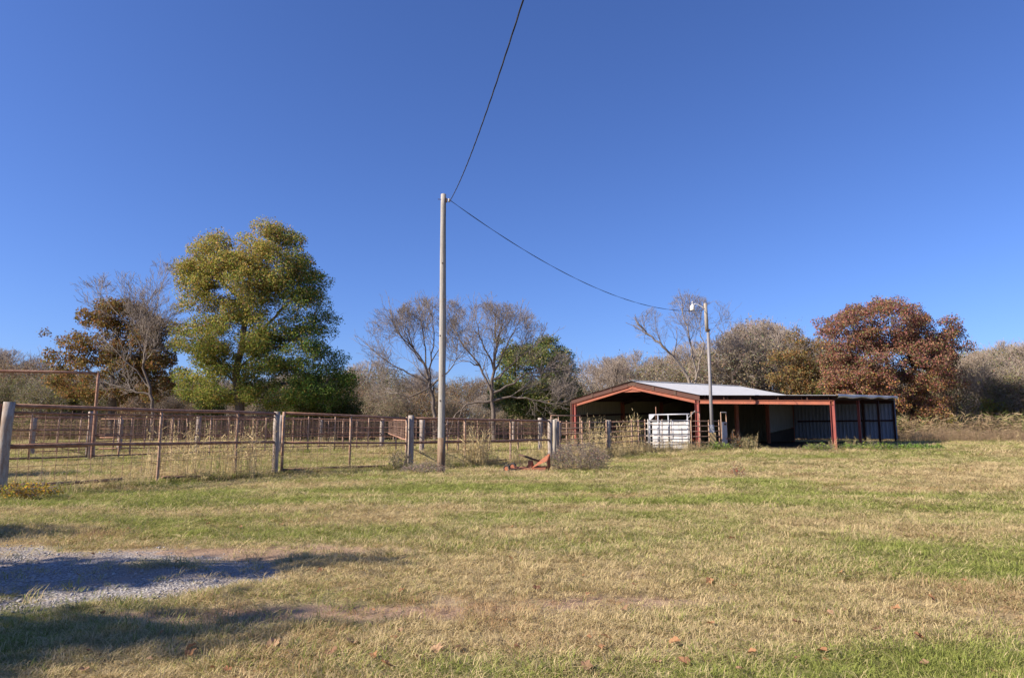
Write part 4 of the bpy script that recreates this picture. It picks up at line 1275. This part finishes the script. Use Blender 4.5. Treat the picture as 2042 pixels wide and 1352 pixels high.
# ------------------------------------------------------------------ the far wood: a few kinds, each tree an object of its own
def proto(seed, h, w, leaves, cols, bark, natt=700, twigs=2, low=.25, lsize=.17, nb=6, clump=.2, tw_len=1.0):
    rng = np.random.default_rng(seed)
    blobs = [(0, 0, h * .62, w * .42, w * .42, h * .34)]
    for k in range(nb):
        a = rng.uniform(0, 6.28)
        blobs.append((math.cos(a) * w * .28, math.sin(a) * w * .28, h * rng.uniform(low + .1, .82), w * rng.uniform(.18, .28), w * .24, h * rng.uniform(.12, .2)))
    att = crown_points(rng, blobs, natt, .35); att = att[att[:, 2] > h * low * .5]
    limbs = [[(0, 0, -.5), (rng.uniform(-.3, .3), 0, h * low), (rng.uniform(-.5, .5), rng.uniform(-.5, .5), h * .5)]]
    if not leaves or leaves < 2500:      # leafless kinds: stems that fork into fine twigs
        lm_ = [[(0, 0, -.5), (rng.uniform(-.3, .3), 0, h * .18), (rng.uniform(-.5, .5), rng.uniform(-.5, .5), h * .55), (rng.uniform(-.8, .8), rng.uniform(-.8, .8), h * .8)]]
        for k in range(7):
            a = rng.uniform(0, 6.28); z0 = h * rng.uniform(.1, .45); q = w * rng.uniform(.2, .42)
            lm_.append([(0, 0, z0), (math.cos(a) * q * .5, math.sin(a) * q * .5, z0 + h * .2), (math.cos(a) * q, math.sin(a) * q, min(h * .92, z0 + h * rng.uniform(.35, .5)))])
        P, par, r = fork(rng, lm_, .016 * h, blobs + [(0, 0, h * .6, w * .5, w * .5, h * .42)], 1.9, 4, .012); cnt = None
    else:
        P, par = grow(rng, limbs, att, .45, .62, 6)
        r, cnt = radii(par, len(P), .014, 2.25, .018 * h)
    wm = wood_mesh(rng, P, par, r, cnt, twigs, tw_len, .012, twig_thr=.06)
    wm[0].materials.append(M['bark_dark' if bark == 'twig' else bark]); wm[1].materials.append(M['twig_far'])
    lm = None
    if leaves:
        cand = np.where(r < .06)[0]
        f = vnoise(P[cand, 0] * .5 + P[cand, 1] * .4, P[cand, 2] * .5, seed); cand = cand[f > clump]
        src = P[rng.choice(cand, leaves)]
        lm = leaf_mesh(rng, src, lsize, np.clip(palette(rng, leaves, *cols), .01, .9), 'crown', .3, bright=1.05); lm.materials.append(M['leaf'])
    return h, wm, lm
TAN = ([(.29, .235, .155), (.25, .205, .135), (.22, .185, .115), (.32, .265, .18)], [.3, .3, .2, .2])
OLV = ([(.21, .195, .085), (.18, .17, .08), (.26, .22, .11), (.14, .14, .06)], [.3, .3, .2, .2])
RST = ([(.27, .17, .09), (.23, .16, .09), (.30, .21, .11), (.18, .14, .08)], [.3, .3, .2, .2])
GRN = ([(.09, .13, .03), (.07, .10, .025), (.15, .17, .04)], [.4, .3, .3])
YEL = ([(.33, .27, .06), (.28, .24, .06), (.22, .21, .06)], [.4, .35, .25])
KIND = {
    'bare': [proto(101, 11, 8, 0, None, 'bark_grey', 2200, 0), proto(102, 11, 7, 0, None, 'twig', 2200, 0), proto(104, 11, 8, 0, None, 'bark_grey', 2200, 0), proto(103, 11, 9, 1600, TAN, 'bark_pale', 2200, 0)],
    'tan': [proto(111, 10, 7, 6500, TAN, 'twig', 1500, 1), proto(112, 10, 8, 4500, TAN, 'bark_grey', 1600, 1)],
    'olive': [proto(121, 10, 7, 6500, OLV, 'twig', 1500, 1), proto(122, 10, 8, 4500, OLV, 'bark_grey', 1500, 1)],
    'rust': [proto(131, 10, 7.5, 6000, RST, 'twig', 1500, 1)],
    'green': [proto(141, 8, 6, 11000, GRN, 'bark_dark', 900, 1, low=.15)],
    'yellow': [proto(151, 5, 4.5, 2600, YEL, 'twig', 350, 2, low=.12, lsize=.35)],
}
WOOD = {
    'bare': ('bare_tree', 'leafless grey brown far tree', 'leafless trees in the far wood'),
    'tan': ('tan_tree', 'tan leaved far tree', 'tan trees in the far wood'),
    'olive': ('olive_tree', 'thin olive leaved far tree', 'olive trees in the far wood'),
    'rust': ('rust_tree', 'rust brown leaved far tree', 'rust brown trees in the far wood'),
    'green': ('green_tree', 'dense dark green far tree', 'dark green trees in the far wood'),
    'yellow': ('yellow_shrub', 'yellow leaved shrub', 'yellow shrubs of the far wood'),
}
WHERE = ((640, 'behind the left pens', 'left pens'), (1165, 'behind the utility pole and twin bare trees', 'utility pole'), (1640, 'rising behind the barn roof', 'barn roof'), (9999, 'beyond the weedy field beside the barn', 'weedy field'))
def put_tree(kind, x, d, top_y, rng):
    base = gp(x, d)
    h = pt(x, top_y, d).z - base.z
    k = rng.randrange(len(KIND[kind])); ph, wm, lm = KIND[kind][k]
    nm, lab, grp = WOOD[kind]
    w = next(q for q in WHERE if x < q[0])
    lab = '%s %s' % (lab, w[1]); grp = '%s, %s' % (grp, w[2])
    t = thing(nm, lab, 'shrub' if kind == 'yellow' else 'tree', base, rng.uniform(0, 6.28), grp)
    s = h / ph * 1.03
    t.scale = (s * rng.uniform(.9, 1.25), s * rng.uniform(.9, 1.25), s)
    link('trunk', wm[0], None, t); link('twigs', wm[1], None, t)
    if lm: link('crown', lm, None, t)
PROF = [(-260, 720), (0, 716), (60, 720), (110, 742), (340, 748), (450, 760), (660, 748), (690, 738), (740, 738), (800, 748), (900, 760), (1000, 772), (1120, 770), (1165, 735), (1220, 722),
        (1270, 712), (1330, 725), (1420, 690), (1470, 668), (1520, 655), (1560, 668), (1640, 690), (1700, 730), (1880, 735), (1920, 705), (1960, 690), (2042, 694), (2300, 700)]
ZONE = [(-300, 60, ['olive', 'rust', 'olive', 'bare']), (60, 360, ['rust', 'bare', 'olive', 'olive']), (360, 660, ['tan', 'bare', 'olive', 'green']), (660, 1000, ['tan', 'tan', 'olive', 'bare', 'rust']),
        (1000, 1170, ['tan', 'olive', 'green']), (1170, 1330, ['tan', 'olive', 'bare', 'bare']), (1330, 1450, ['bare', 'olive', 'tan']), (1450, 1620, ['bare', 'bare', 'bare', 'tan', 'olive']), (1620, 1900, ['olive', 'rust', 'bare']), (1900, 2400, ['bare', 'olive', 'olive', 'rust', 'tan'])]
rg = random.Random(77)
x = -240
while x < 2290:
    ty = np.interp(x, [p[0] for p in PROF], [p[1] for p in PROF])
    kinds = next(z[2] for z in ZONE if z[0] <= x < z[1])
    put_tree(rg.choice(kinds), x, rg.uniform(88, 108), ty + rg.uniform(-14, 10), rg)
    x += rg.uniform(15, 25)
x = -200                          # a nearer, lower rank
while x < 2240:
    ty = np.interp(x, [p[0] for p in PROF], [p[1] for p in PROF])
    kinds = next(z[2] for z in ZONE if z[0] <= x < z[1])
    if not (1150 < x < 1800):
        put_tree(rg.choice(kinds), x, rg.uniform(72, 84), ty + rg.uniform(16, 50), rg)
    x += rg.uniform(24, 40)
for x, d, ty in ((1990, 76, 800), (1965, 80, 815), (1890, 70, 830), (95, 78, 775)):
    put_tree('yellow', x, d, ty, rg)
for x, d, ty in ((1940, 82, 790), (2030, 80, 760), (640, 66, 740), (600, 66, 770), (690, 68, 790), (1640, 86, 770), (1860, 78, 820)):
    put_tree('green', x, d, ty, rg)

# ------------------------------------------------------------------ scattering: tufts, weeds, stones (uncountable stuff)
PROT = bpy.data.collections.new('scatter_sources')
def source_set(name, meshes, mat):
    c = bpy.data.collections.new(name)
    for i, me in enumerate(meshes):
        me.materials.append(mat)
        o = bpy.data.objects.new('%s_%02d' % (name, i), me); c.objects.link(o)
    return c
def scatter(name, label, cat, P, rot, scl, idx, attrs, coll):
    at = {'rot': ('FLOAT_VECTOR', rot), 'scl': ('FLOAT_VECTOR', scl), 'pick': ('INT', idx)}
    for k, v in attrs.items(): at[k] = ('FLOAT', v)
    o = link(name, np_mesh(name, P, None, None, at))
    ng = bpy.data.node_groups.new(name + '_scatter', 'GeometryNodeTree')
    ng.interface.new_socket('Geometry', in_out='INPUT', socket_type='NodeSocketGeometry')
    ng.interface.new_socket('Geometry', in_out='OUTPUT', socket_type='NodeSocketGeometry')
    N = ng.nodes; L = ng.links
    gi = N.new('NodeGroupInput'); go = N.new('NodeGroupOutput')
    ip_ = N.new('GeometryNodeInstanceOnPoints'); ci = N.new('GeometryNodeCollectionInfo')
    ci.inputs['Collection'].default_value = coll; ci.inputs['Separate Children'].default_value = True; ci.inputs['Reset Children'].default_value = True
    def na(nm, typ):
        q = N.new('GeometryNodeInputNamedAttribute'); q.data_type = typ; q.inputs['Name'].default_value = nm
        return next(s for s in q.outputs if s.enabled and s.name == 'Attribute')
    ip_.inputs['Pick Instance'].default_value = True
    L.new(gi.outputs[0], ip_.inputs['Points']); L.new(ci.outputs[0], ip_.inputs['Instance'])
    L.new(na('pick', 'INT'), ip_.inputs['Instance Index'])
    L.new(na('rot', 'FLOAT_VECTOR'), ip_.inputs['Rotation']); L.new(na('scl', 'FLOAT_VECTOR'), ip_.inputs['Scale'])
    L.new(ip_.outputs[0], go.inputs[0])
    md = o.modifiers.new('scatter', 'NODES'); md.node_group = ng
    return tag(o, label, cat, kind='stuff')
def tuft(seed, blades, rad, h, w, lean=.6, hvar=.5):
    rng = np.random.default_rng(seed)
    V = []; T = []; Bv = []
    for b in range(blades):
        a = rng.uniform(0, 6.283); r = rad * math.sqrt(rng.random())
        p = np.array([math.cos(a) * r, math.sin(a) * r, -.004])
        a2 = a + rng.normal() * 1.0
        dirh = np.array([math.cos(a2), math.sin(a2), 0]); side = np.array([-dirh[1], dirh[0], 0])
        hh = h * (1 - hvar * rng.random()); ln = lean * hh * rng.uniform(.4, 1.7)
        m = p + dirh * ln * .35 + np.array([0, 0, hh * .62]); e = p + dirh * ln + np.array([0, 0, hh * rng.uniform(.55, 1.0)])
        ww = w * rng.uniform(.6, 1.3)
        i = len(V)
        V += [p - side * ww / 2, p + side * ww / 2, m - side * ww * .4, m + side * ww * .4, e]
        T += [(i, i + 1, i + 3), (i, i + 3, i + 2), (i + 2, i + 3, i + 4)]
        Bv += [rng.random()] * 5
    return np_mesh('tuft', np.array(V), None, T, {'blade': ('FLOAT', Bv)})
def stalks(seed, n, rad, h, heads=True, leafy=0, lean=.25, w=.006):
    """a clump of tall dry stems with seed heads and side leaves"""
    rng = np.random.default_rng(seed)
    V = []; T = []; Bv = []
    def blade(p, e, ww, sag=0.0):
        d = e - p; side = np.cross(d, rng.normal(size=3)); side /= np.linalg.norm(side) + 1e-9
        m = (p + e) / 2 + np.array([0, 0, sag]); i = len(V)
        V.extend([p - side * ww / 2, p + side * ww / 2, m - side * ww * .45, m + side * ww * .45, e])
        T.extend([(i, i + 1, i + 3), (i, i + 3, i + 2), (i + 2, i + 3, i + 4)]); Bv.extend([rng.random()] * 5)
    for k in range(n):
        a = rng.uniform(0, 6.283); r = rad * math.sqrt(rng.random())
        p = np.array([math.cos(a) * r, math.sin(a) * r, -.02])
        hh = h * rng.uniform(.5, 1.0)
        e = p + np.array([rng.normal() * lean * hh, rng.normal() * lean * hh, hh])
        blade(p, e, w)
        if heads and rng.random() < .6:
            for q in range(5):
                f = .72 + .07 * q; c = p + (e - p) * f
                blade(c, c + rng.normal(size=3) * .04 * h + np.array([0, 0, .05 * h]), w * 1.6)
        for q in range(leafy):
            c = p + (e - p) * rng.uniform(.1, .85)
            blade(c, c + np.array([rng.normal(), rng.normal(), rng.uniform(-.2, .8)]) * .16 * h, w * 1.8, .01)
    return np_mesh('stalks', np.array(V), None, T, {'blade': ('FLOAT', Bv)})
lawn_src = source_set('lawn_tuft', [tuft(i, 26, .08, .042, .0036, 1.6) for i in range(6)], M['grass'])
long_src = source_set('long_tuft', [tuft(20 + i, 26, .09, .20, .006, .7) for i in range(4)], M['grass'])
weed_src = source_set('weed_stalk', [stalks(40 + i, 12, .15, 1.0, True, 1, .11, .007) for i in range(5)], M['weed'])
brush_src = source_set('brush_clump', [stalks(60 + i, 46, .55, 1.0, False, 9, .35, .012) for i in range(4)], M['weed'])
RNG = np.random.default_rng(2024)
def frustum_points(dens, d0, d1, margin=1.2, spread=.80):
    ymax = d1; area_w = spread * d1 + margin
    n = int(dens * 2 * area_w * (d1 - d0))
    X = RNG.uniform(-area_w, area_w, n); Y = RNG.uniform(d0, d1, n)
    k = np.abs(X) < spread * Y + margin
    return X[k], Y[k]
FLINES = [(c0, c1), (g0, g1), (c2, c3), (e0, e1), (e1, e2), (e2, e3), (e3, e4), (h0, i1), (j0, j1), (j1, j2), (k0, k1)]
def fence_dist(X, Y, lines=FLINES):
    best = np.full(X.shape, 1e9)
    for a, b in lines:
        ax, ay, bx, by = a[0], a[1], b[0], b[1]
        dx, dy = bx - ax, by - ay
        t = np.clip(((X - ax) * dx + (Y - ay) * dy) / (dx * dx + dy * dy), 0, 1)
        best = np.minimum(best, np.hypot(X - ax - t * dx, Y - ay - t * dy))
    return best
def in_barn(X, Y, pad=0.0):
    s = (X - BL.x) * BG.x + (Y - BL.y) * BG.y; t = (X - BL.x) * BE.x + (Y - BL.y) * BE.y
    return (s > -pad) & (s < TOT + pad) & (t > .3 - pad) & (t < BLEN + pad)
px_l = []; 
bands = [(620, 2.6, 6.0, 1.0, 1.0), (330, 6.0, 11, 1.35, 1.12), (120, 11, 19, 2.1, 1.35), (45, 19, 33, 3.2, 1.7), (13, 33, 72, 5.5, 2.2)]
PP = []; SS = []; 
for dens, d0, d1, sxy, sz in bands:
    X, Y = frustum_points(dens, d0, d1)
    g = gravel_mask(X, Y) * (np.abs(X) < 16) * (Y < 10); dmk = dirt_mask(X, Y)
    keep = (RNG.random(len(X)) > np.clip(g * 1.9 - .25 * (fbm(X * 2.2, Y * 3.5, 71, 2) > .6), 0, .965)) & (RNG.random(len(X)) > np.clip(dmk * 1.4, 0, .85)) & ~in_barn(X, Y)
    clump = fbm(X * 1.7, Y * 1.7, 55, 2)
    keep &= RNG.random(len(X)) < .45 + 1.1 * clump
    X, Y = X[keep], Y[keep]
    PP.append((X, Y)); SS.append((np.full(len(X), sxy), np.full(len(X), sz)))
X = np.concatenate([p[0] for p in PP]); Y = np.concatenate([p[1] for p in PP])
sxy = np.concatenate([s[0] for s in SS]); sz = np.concatenate([s[1] for s in SS])
Z = gz(X, Y)
n = len(X)
hs = .45 + .75 * fbm(X * 1.2, Y * 1.2, 91, 3) + 1.1 * np.clip(fbm(X * 3.1, Y * 3.1, 19, 2) - .52, 0, 1) * 2
hs = hs * RNG.uniform(.7, 1.35, n)
tone = np.clip(fbm(X * .8 + 40, Y * .8, 61, 3) * 1.0 + RNG.normal(size=n) * .12 + dirt_mask(X, Y) * .35, 0, 1)
dry = np.clip(dry_mask(X, Y) + RNG.normal(size=n) * .12, 0, 1)
scatter('lawn_grass', 'short mown lawn grass, green and straw mixed', 'grass', np.stack([X, Y, Z], 1),
        np.stack([RNG.normal(size=n) * .15, RNG.normal(size=n) * .15, RNG.uniform(0, 6.28, n)], 1),
        np.stack([sxy * RNG.uniform(.8, 1.2, n), sxy * RNG.uniform(.8, 1.2, n), sz * hs], 1), RNG.integers(0, 6, n), {'dry': dry, 'tone': tone}, lawn_src)
# longer grass under the fences, in the pens and along the field edge
X1, Y1 = frustum_points(9, 12.5, 62)
fd = fence_dist(X1, Y1)
pen = (fence_dist(X1, Y1, FLINES[:3]) < 200) & (Y1 > np.interp(X1, [-30, -10.2, -7, -3.5, 1.9, 7.6, 12.5], [9, 13.6, 20.2, 24.3, 31, 37, 41.5], right=99))
keep = ((RNG.random(len(X1)) < np.exp(-(fd / .45) ** 2) * 1.0) | (pen & (RNG.random(len(X1)) < .12))) & ~in_barn(X1, Y1, .2)
X1, Y1 = X1[keep], Y1[keep]
X2s = []; Y2s = []
xl, yl = frustum_points(3.2, 2.8, 24); kl = fbm(xl * .7, yl * .7, 23, 2) > .52; X2s.append(xl[kl]); Y2s.append(yl[kl]); NL = int(kl.sum())
for a_, b_ in FLINES[:7]:            # dense fringe right along the front fence
    L = (b_ - a_).to_2d().length; m = int(L * 34)
    t = RNG.random(m); X2s.append(a_.x + (b_.x - a_.x) * t + RNG.normal(size=m) * .18); Y2s.append(a_.y + (b_.y - a_.y) * t - np.abs(RNG.normal(size=m)) * .35 + .15)
X = np.concatenate([X1] + X2s); Y = np.concatenate([Y1] + Y2s); Z = gz(X, Y); n = len(X)
s = RNG.uniform(.7, 1.5, n) * (.5 + fbm(X * .6, Y * .6, 13, 2))
s[len(X1):len(X1) + NL] *= RNG.uniform(.25, .5, NL)
scatter('long_grass', 'longer unmown grass along the fences and in the pens', 'grass', np.stack([X, Y, Z], 1),
        np.stack([RNG.normal(size=n) * .12, RNG.normal(size=n) * .12, RNG.uniform(0, 6.28, n)], 1),
        np.stack([s * 1.5, s * 1.5, s], 1), RNG.integers(0, 4, n), {'dry': np.clip(dry_mask(X, Y) - .1 + RNG.normal(size=n) * .2, 0, 1), 'tone': RNG.random(n) * .8}, long_src)
# tall dry weeds
def line_pts(a, b, dens, wid, off=0.0):
    L = (b - a).to_2d().length; m = int(L * dens); t = RNG.random(m)
    d = (b - a).to_2d().normalized(); nn = Vector((d.y, -d.x)); w = RNG.normal(size=m) * wid + off
    return a.x + (b.x - a.x) * t + nn.x * w, a.y + (b.y - a.y) * t + nn.y * w
WP = []
def weeds(a, b, dens, wid, hmin, hmax, off=0.0, dry=.85):
    x, y = line_pts(a, b, dens, wid, off); WP.append((x, y, RNG.uniform(hmin, hmax, len(x)), np.full(len(x), dry)))
weeds(gp(1130, 30.5), e1, 16, .45, .4, .95, .2)
weeds(e1, e2, 15, .45, .4, .9, .2); weeds(e2, e3, 16, .4, .35, .85, .3); weeds(e3, e4, 10, .4, .3, .7, .3)
weeds(gp(1150, 32), e2, 2.2, .4, 1.7, 2.4, -.4); weeds(e0, e2, 6, .6, .9, 1.5, -.9)
weeds(along(c0, c1, 350), along(c0, c1, 552), 10, .45, .7, 1.75, -.6, .95)
weeds(gp(925, 26.2), gp(962, 27.2), 22, .25, .8, 1.75, .2, .95)
weeds(gp(850, 25), gp(1085, 30.2), 4, .4, .3, .9, .2, .75)
weeds(c0, c1, 5, .35, .2, .5, .3, .7); weeds(g0, g1, 5, .35, .2, .45, .3, .6); weeds(c2, c3, 7, .35, .25, .6, .3, .75); weeds(gp(200, 30), gp(830, 35.5), 2.5, .6, .3, .8, 0, .8)
weeds(gp(780, 23.4), gp(815, 24.0), 6, .3, .4, .8, .3, .6)
weeds(gp(560, 34), gp(1090, 46), 2.2, 1.6, .4, 1.1, 0, .7); weeds(gp(200, 36), gp(700, 52), 2.0, 2.5, .4, 1.2, 0, .85)
weeds(gp(1450, 41), gp(1520, 42.2), 5, .5, .4, 1.1, 0, .6)
weeds(gp(1640, 38.6), gp(1720, 41), 4, .5, .4, 1.0, 0, .9)
weeds(gp(1780, 60), gp(2250, 60), 20, 1.6, .8, 1.5, 0, 1.0); weeds(gp(1790, 66), gp(2300, 66), 18, 2.5, .9, 1.8, 0, 1.0)
weeds(gp(-100, 62), gp(1100, 66), 5, 2.5, .8, 1.6, 0, .9)
X = np.concatenate([w[0] for w in WP]); Y = np.concatenate([w[1] for w in WP]); Hh = np.concatenate([w[2] for w in WP]); Dd = np.concatenate([w[3] for w in WP])
keep = ~in_barn(X, Y, .1); X, Y, Hh, Dd = X[keep], Y[keep], Hh[keep], Dd[keep]
n = len(X)
scatter('tall_weeds', 'tall dry seeded weeds along the fences and the field edge', 'weeds', np.stack([X, Y, gz(X, Y)], 1),
        np.stack([RNG.normal(size=n) * .08, RNG.normal(size=n) * .08, RNG.uniform(0, 6.28, n)], 1),
        np.stack([.7 + Hh * .5, .7 + Hh * .5, Hh], 1), RNG.integers(0, 5, n), {'dry': np.clip(Dd + RNG.normal(size=n) * .1, 0, 1), 'tone': np.where(Y > 57, .93 + .07 * RNG.random(n), RNG.random(n))}, weed_src)
# undergrowth at the foot of the far wood
m = 2600
X = RNG.uniform(-95, 105, m); Y = RNG.uniform(66, 100, m)
k = ~in_barn(X, Y, 1.0); X, Y = X[k], Y[k]; n = len(X)
hh = RNG.uniform(1.2, 3.4, n)
scatter('undergrowth', 'brown brushy undergrowth at the foot of the far wood', 'undergrowth', np.stack([X, Y, gz(X, Y)], 1),
        np.stack([np.zeros(n), np.zeros(n), RNG.uniform(0, 6.28, n)], 1), np.stack([hh * .9, hh * .9, hh], 1), RNG.integers(0, 4, n),
        {'dry': np.clip(RNG.normal(size=n) * .3 + .75, 0, 1), 'tone': .86 + .14 * RNG.random(n)}, brush_src)

# gravel
def stone_mesh(seed):
    rng = np.random.default_rng(seed); bm = bmesh.new(); bmesh.ops.create_icosphere(bm, subdivisions=1, radius=1)
    for v in bm.verts: v.co *= 1 + rng.normal() * .18; v.co.z *= .6
    me = bpy.data.meshes.new('stone'); bm.to_mesh(me); bm.free(); return me
stone_src = source_set('gravel_stone', [stone_mesh(i) for i in range(5)], M['stone_bit'])
X = RNG.uniform(-9, -1.5, 55000); Y = RNG.uniform(3.2, 9, 55000)
g = gravel_mask(X, Y); k = (RNG.random(len(X)) < g ** 1.5 * .8 * np.clip(fbm(X * 1.3, Y * 2.0, 41, 3) * 2.6 - .7, .08, 1)) & (np.abs(X) < .85 * Y + 1); X, Y, g = X[k], Y[k], g[k]; n = len(X)
s = np.exp(RNG.normal(size=n) * .55) * .005
scatter('gravel', 'pale grey gravel of the drive', 'gravel', np.stack([X, Y, gz(X, Y) - .03 * g + s * .2], 1), RNG.uniform(0, 6.28, (n, 3)) * np.array([.1, .1, 1]),
        np.stack([s, s * RNG.uniform(.7, 1.2, n), s], 1), RNG.integers(0, 5, n), {}, stone_src)

# ------------------------------------------------------------------ shrubs and clumps one can point at
def bush(name, label, base, w, h, seed, cols, leaves, mat='twig', dens=420, lsize=.05, cat='bush'):
    rng = np.random.default_rng(seed)
    blobs = [(0, 0, h * .5, w * .5, w * .4, h * .48), (-w * .28, 0, h * .38, w * .28, w * .3, h * .34), (w * .3, 0, h * .36, w * .26, w * .3, h * .32)]
    att = crown_points(rng, blobs, dens, .45); att = att[att[:, 2] > .05]
    limbs = [[(0, 0, -.1), (0, 0, .08)], [(0, 0, .02), (w * .12, .05, .14)], [(0, 0, .02), (-w * .15, -.05, .12)]]
    P, par = grow(rng, limbs, att, .09, .12, 1.5)
    r, cnt = radii(par, len(P), .003, 2.3, .02)
    t = thing(name, label, cat, base)
    link('stems', wood_mesh(rng, P, par, r, cnt, 3, .16, .0028, 'stems', split=9)[1], M[mat], t)['kind'] = 'stuff'
    if leaves:
        src = P[rng.choice(len(P), leaves)]
        link('foliage', leaf_mesh(rng, src, lsize, np.clip(palette(rng, leaves, *cols), .01, .9), 'foliage', .05), M['leaf'], t)
GRB = ([(.27, .205, .15), (.22, .165, .12), (.31, .24, .16)], [.4, .3, .3])
bush('dry_bush', 'dense grey brown dry bush beside the orange mower deck', gp(1150, 23.5), 2.05, 1.0, 1, GRB, 4200, lsize=.04, dens=1100)
bush('yellow_weed', 'low yellow orange weed at the foot of the pale corner post', gp(70, 13.0), 1.0, .34, 2, ([(.38, .24, .04), (.30, .20, .04), (.17, .16, .035)], [.4, .3, .3]), 900, lsize=.045)
bush('green_weed', 'round grey green weed at the barn front beside the chute end', gp(1483, 41.8), 1.5, .75, 3, ([(.22, .21, .10), (.17, .18, .07), (.27, .23, .12)], [.4, .3, .3]), 1100, lsize=.07)
bush('leafy_weed', 'bright green weed at the foot of the lamp pole', gp(1432, 39.8), 1.5, .55, 4, ([(.17, .22, .05), (.12, .17, .035)], [.5, .5]), 1000, lsize=.08)
bush('leafy_weed', 'low green weed in front of the red lean-to column', gp(1630, 37.6), 1.6, .45, 5, ([(.14, .19, .045), (.20, .20, .07)], [.5, .5]), 900, lsize=.08)
bush('vine_patch', 'low green vine patch beside the red lean-to column', gp(1725, 39.2), 3.2, .5, 6, ([(.13, .19, .04), (.10, .15, .03), (.20, .22, .06)], [.4, .4, .2]), 1800, lsize=.10)
bush('vine_patch', 'green vine patch in the barn shade at the lean-to corner', gp(1815, 40.5), 3.4, .4, 7, ([(.13, .20, .04), (.10, .15, .03)], [.5, .5]), 1800, lsize=.10)
bush('dead_weed', 'spindly rust coloured dead weed beside the chute end', gp(1462, 41.0), .9, 1.3, 8, ([(.30, .16, .07), (.24, .13, .06)], [.5, .5]), 200, lsize=.07, dens=60)
bush('dark_weed', 'dark dead weed clump at the foot of the utility pole', gp(845, 21.6), 1.4, .4, 9, GRB, 700, lsize=.04)
bush('dark_weed', 'dark dead weed beside the gate end post', gp(800, 23.2), .8, .75, 10, ([(.14, .14, .05), (.20, .17, .08)], [.5, .5]), 500, lsize=.045)
bush('red_weed', 'small dark red dried weed standing alone in the lawn', ground_at(1469, 952), .35, .4, 11, ([(.24, .09, .06), (.18, .08, .06)], [.6, .4]), 220, lsize=.035, dens=120)

# ------------------------------------------------------------------ fallen leaves
def leaf_shape(seed):
    rg = random.Random(seed); bm = bmesh.new()
    out = []
    n = 22
    for k in range(n):
        a = 2 * math.pi * k / n
        lobe = .62 + .38 * abs(math.cos(a * 2.5)) ** .8
        r = .5 * lobe * (1 + rg.uniform(-.1, .1))
        x, y = math.cos(a) * r, math.sin(a) * r * .85
        out.append(bm.verts.new((x, y, .16 * abs(y) * 2 + .10 * math.sin(x * 5 + seed) + rg.uniform(0, .06))))
    c = bm.verts.new((0, 0, .0))
    for k in range(n): bm.faces.new((c, out[k], out[(k + 1) % n]))
    s0 = [bm.verts.new(p) for p in ((-.45, -.015, .05), (-.45, .015, .05), (-.8, .01, .12), (-.8, -.01, .12))]
    bm.faces.new(s0)
    me = bpy.data.meshes.new('fallen_leaf'); bm.to_mesh(me); bm.free(); me.materials.append(M['dead_leaf']); return me
LS = [leaf_shape(i) for i in range(5)]
rg = random.Random(5)
SEEN = [(1265, 1172), (1245, 1222), (1418, 1252), (1858, 1200), (1070, 1180), (800, 1185), (380, 1300), (380, 1312), (660, 1310), (1170, 1340), (1210, 1280), (1345, 1290), (1590, 1250), (1655, 1230),
        (1750, 1265), (1785, 1222), (1365, 1332), (1640, 1308), (545, 1294), (870, 1305), (1195, 1300), (1415, 1165), (1465, 1175), (1675, 1148), (410, 1040), (480, 1055), (415, 1048), (1090, 1045), (1075, 1040),
        (1020, 1055), (1460, 1078), (640, 1145), (1835, 1280), (1020, 1120), (1260, 1300), (770, 1335), (1500, 1310), (700, 1290), (560, 1050), (830, 1040)]
while len(SEEN) < 95:
    SEEN.append((rg.uniform(150, 2030), 1352 - 330 * rg.random() ** 1.3))
for i, (x, y) in enumerate(SEEN):
    g_ = ground_at(x, y)
    o = bpy.data.objects.new('fallen_leaf', LS[i % 5]); COL.objects.link(o)
    s = rg.uniform(.055, .09) if i < 40 else rg.uniform(.03, .06)
    o.location = g_ + Vector((0, 0, .03)); o.scale = (s, s, s); o.rotation_euler = (rg.uniform(-.5, .5), rg.uniform(-.5, .5), rg.uniform(0, 6.28))
    tag(o, 'curled brown oak leaf lying on the lawn', 'leaf', 'fallen oak leaves on the lawn')
print('objects', len(bpy.data.objects), 'tris', sum(len(m.polygons) for m in bpy.data.meshes))
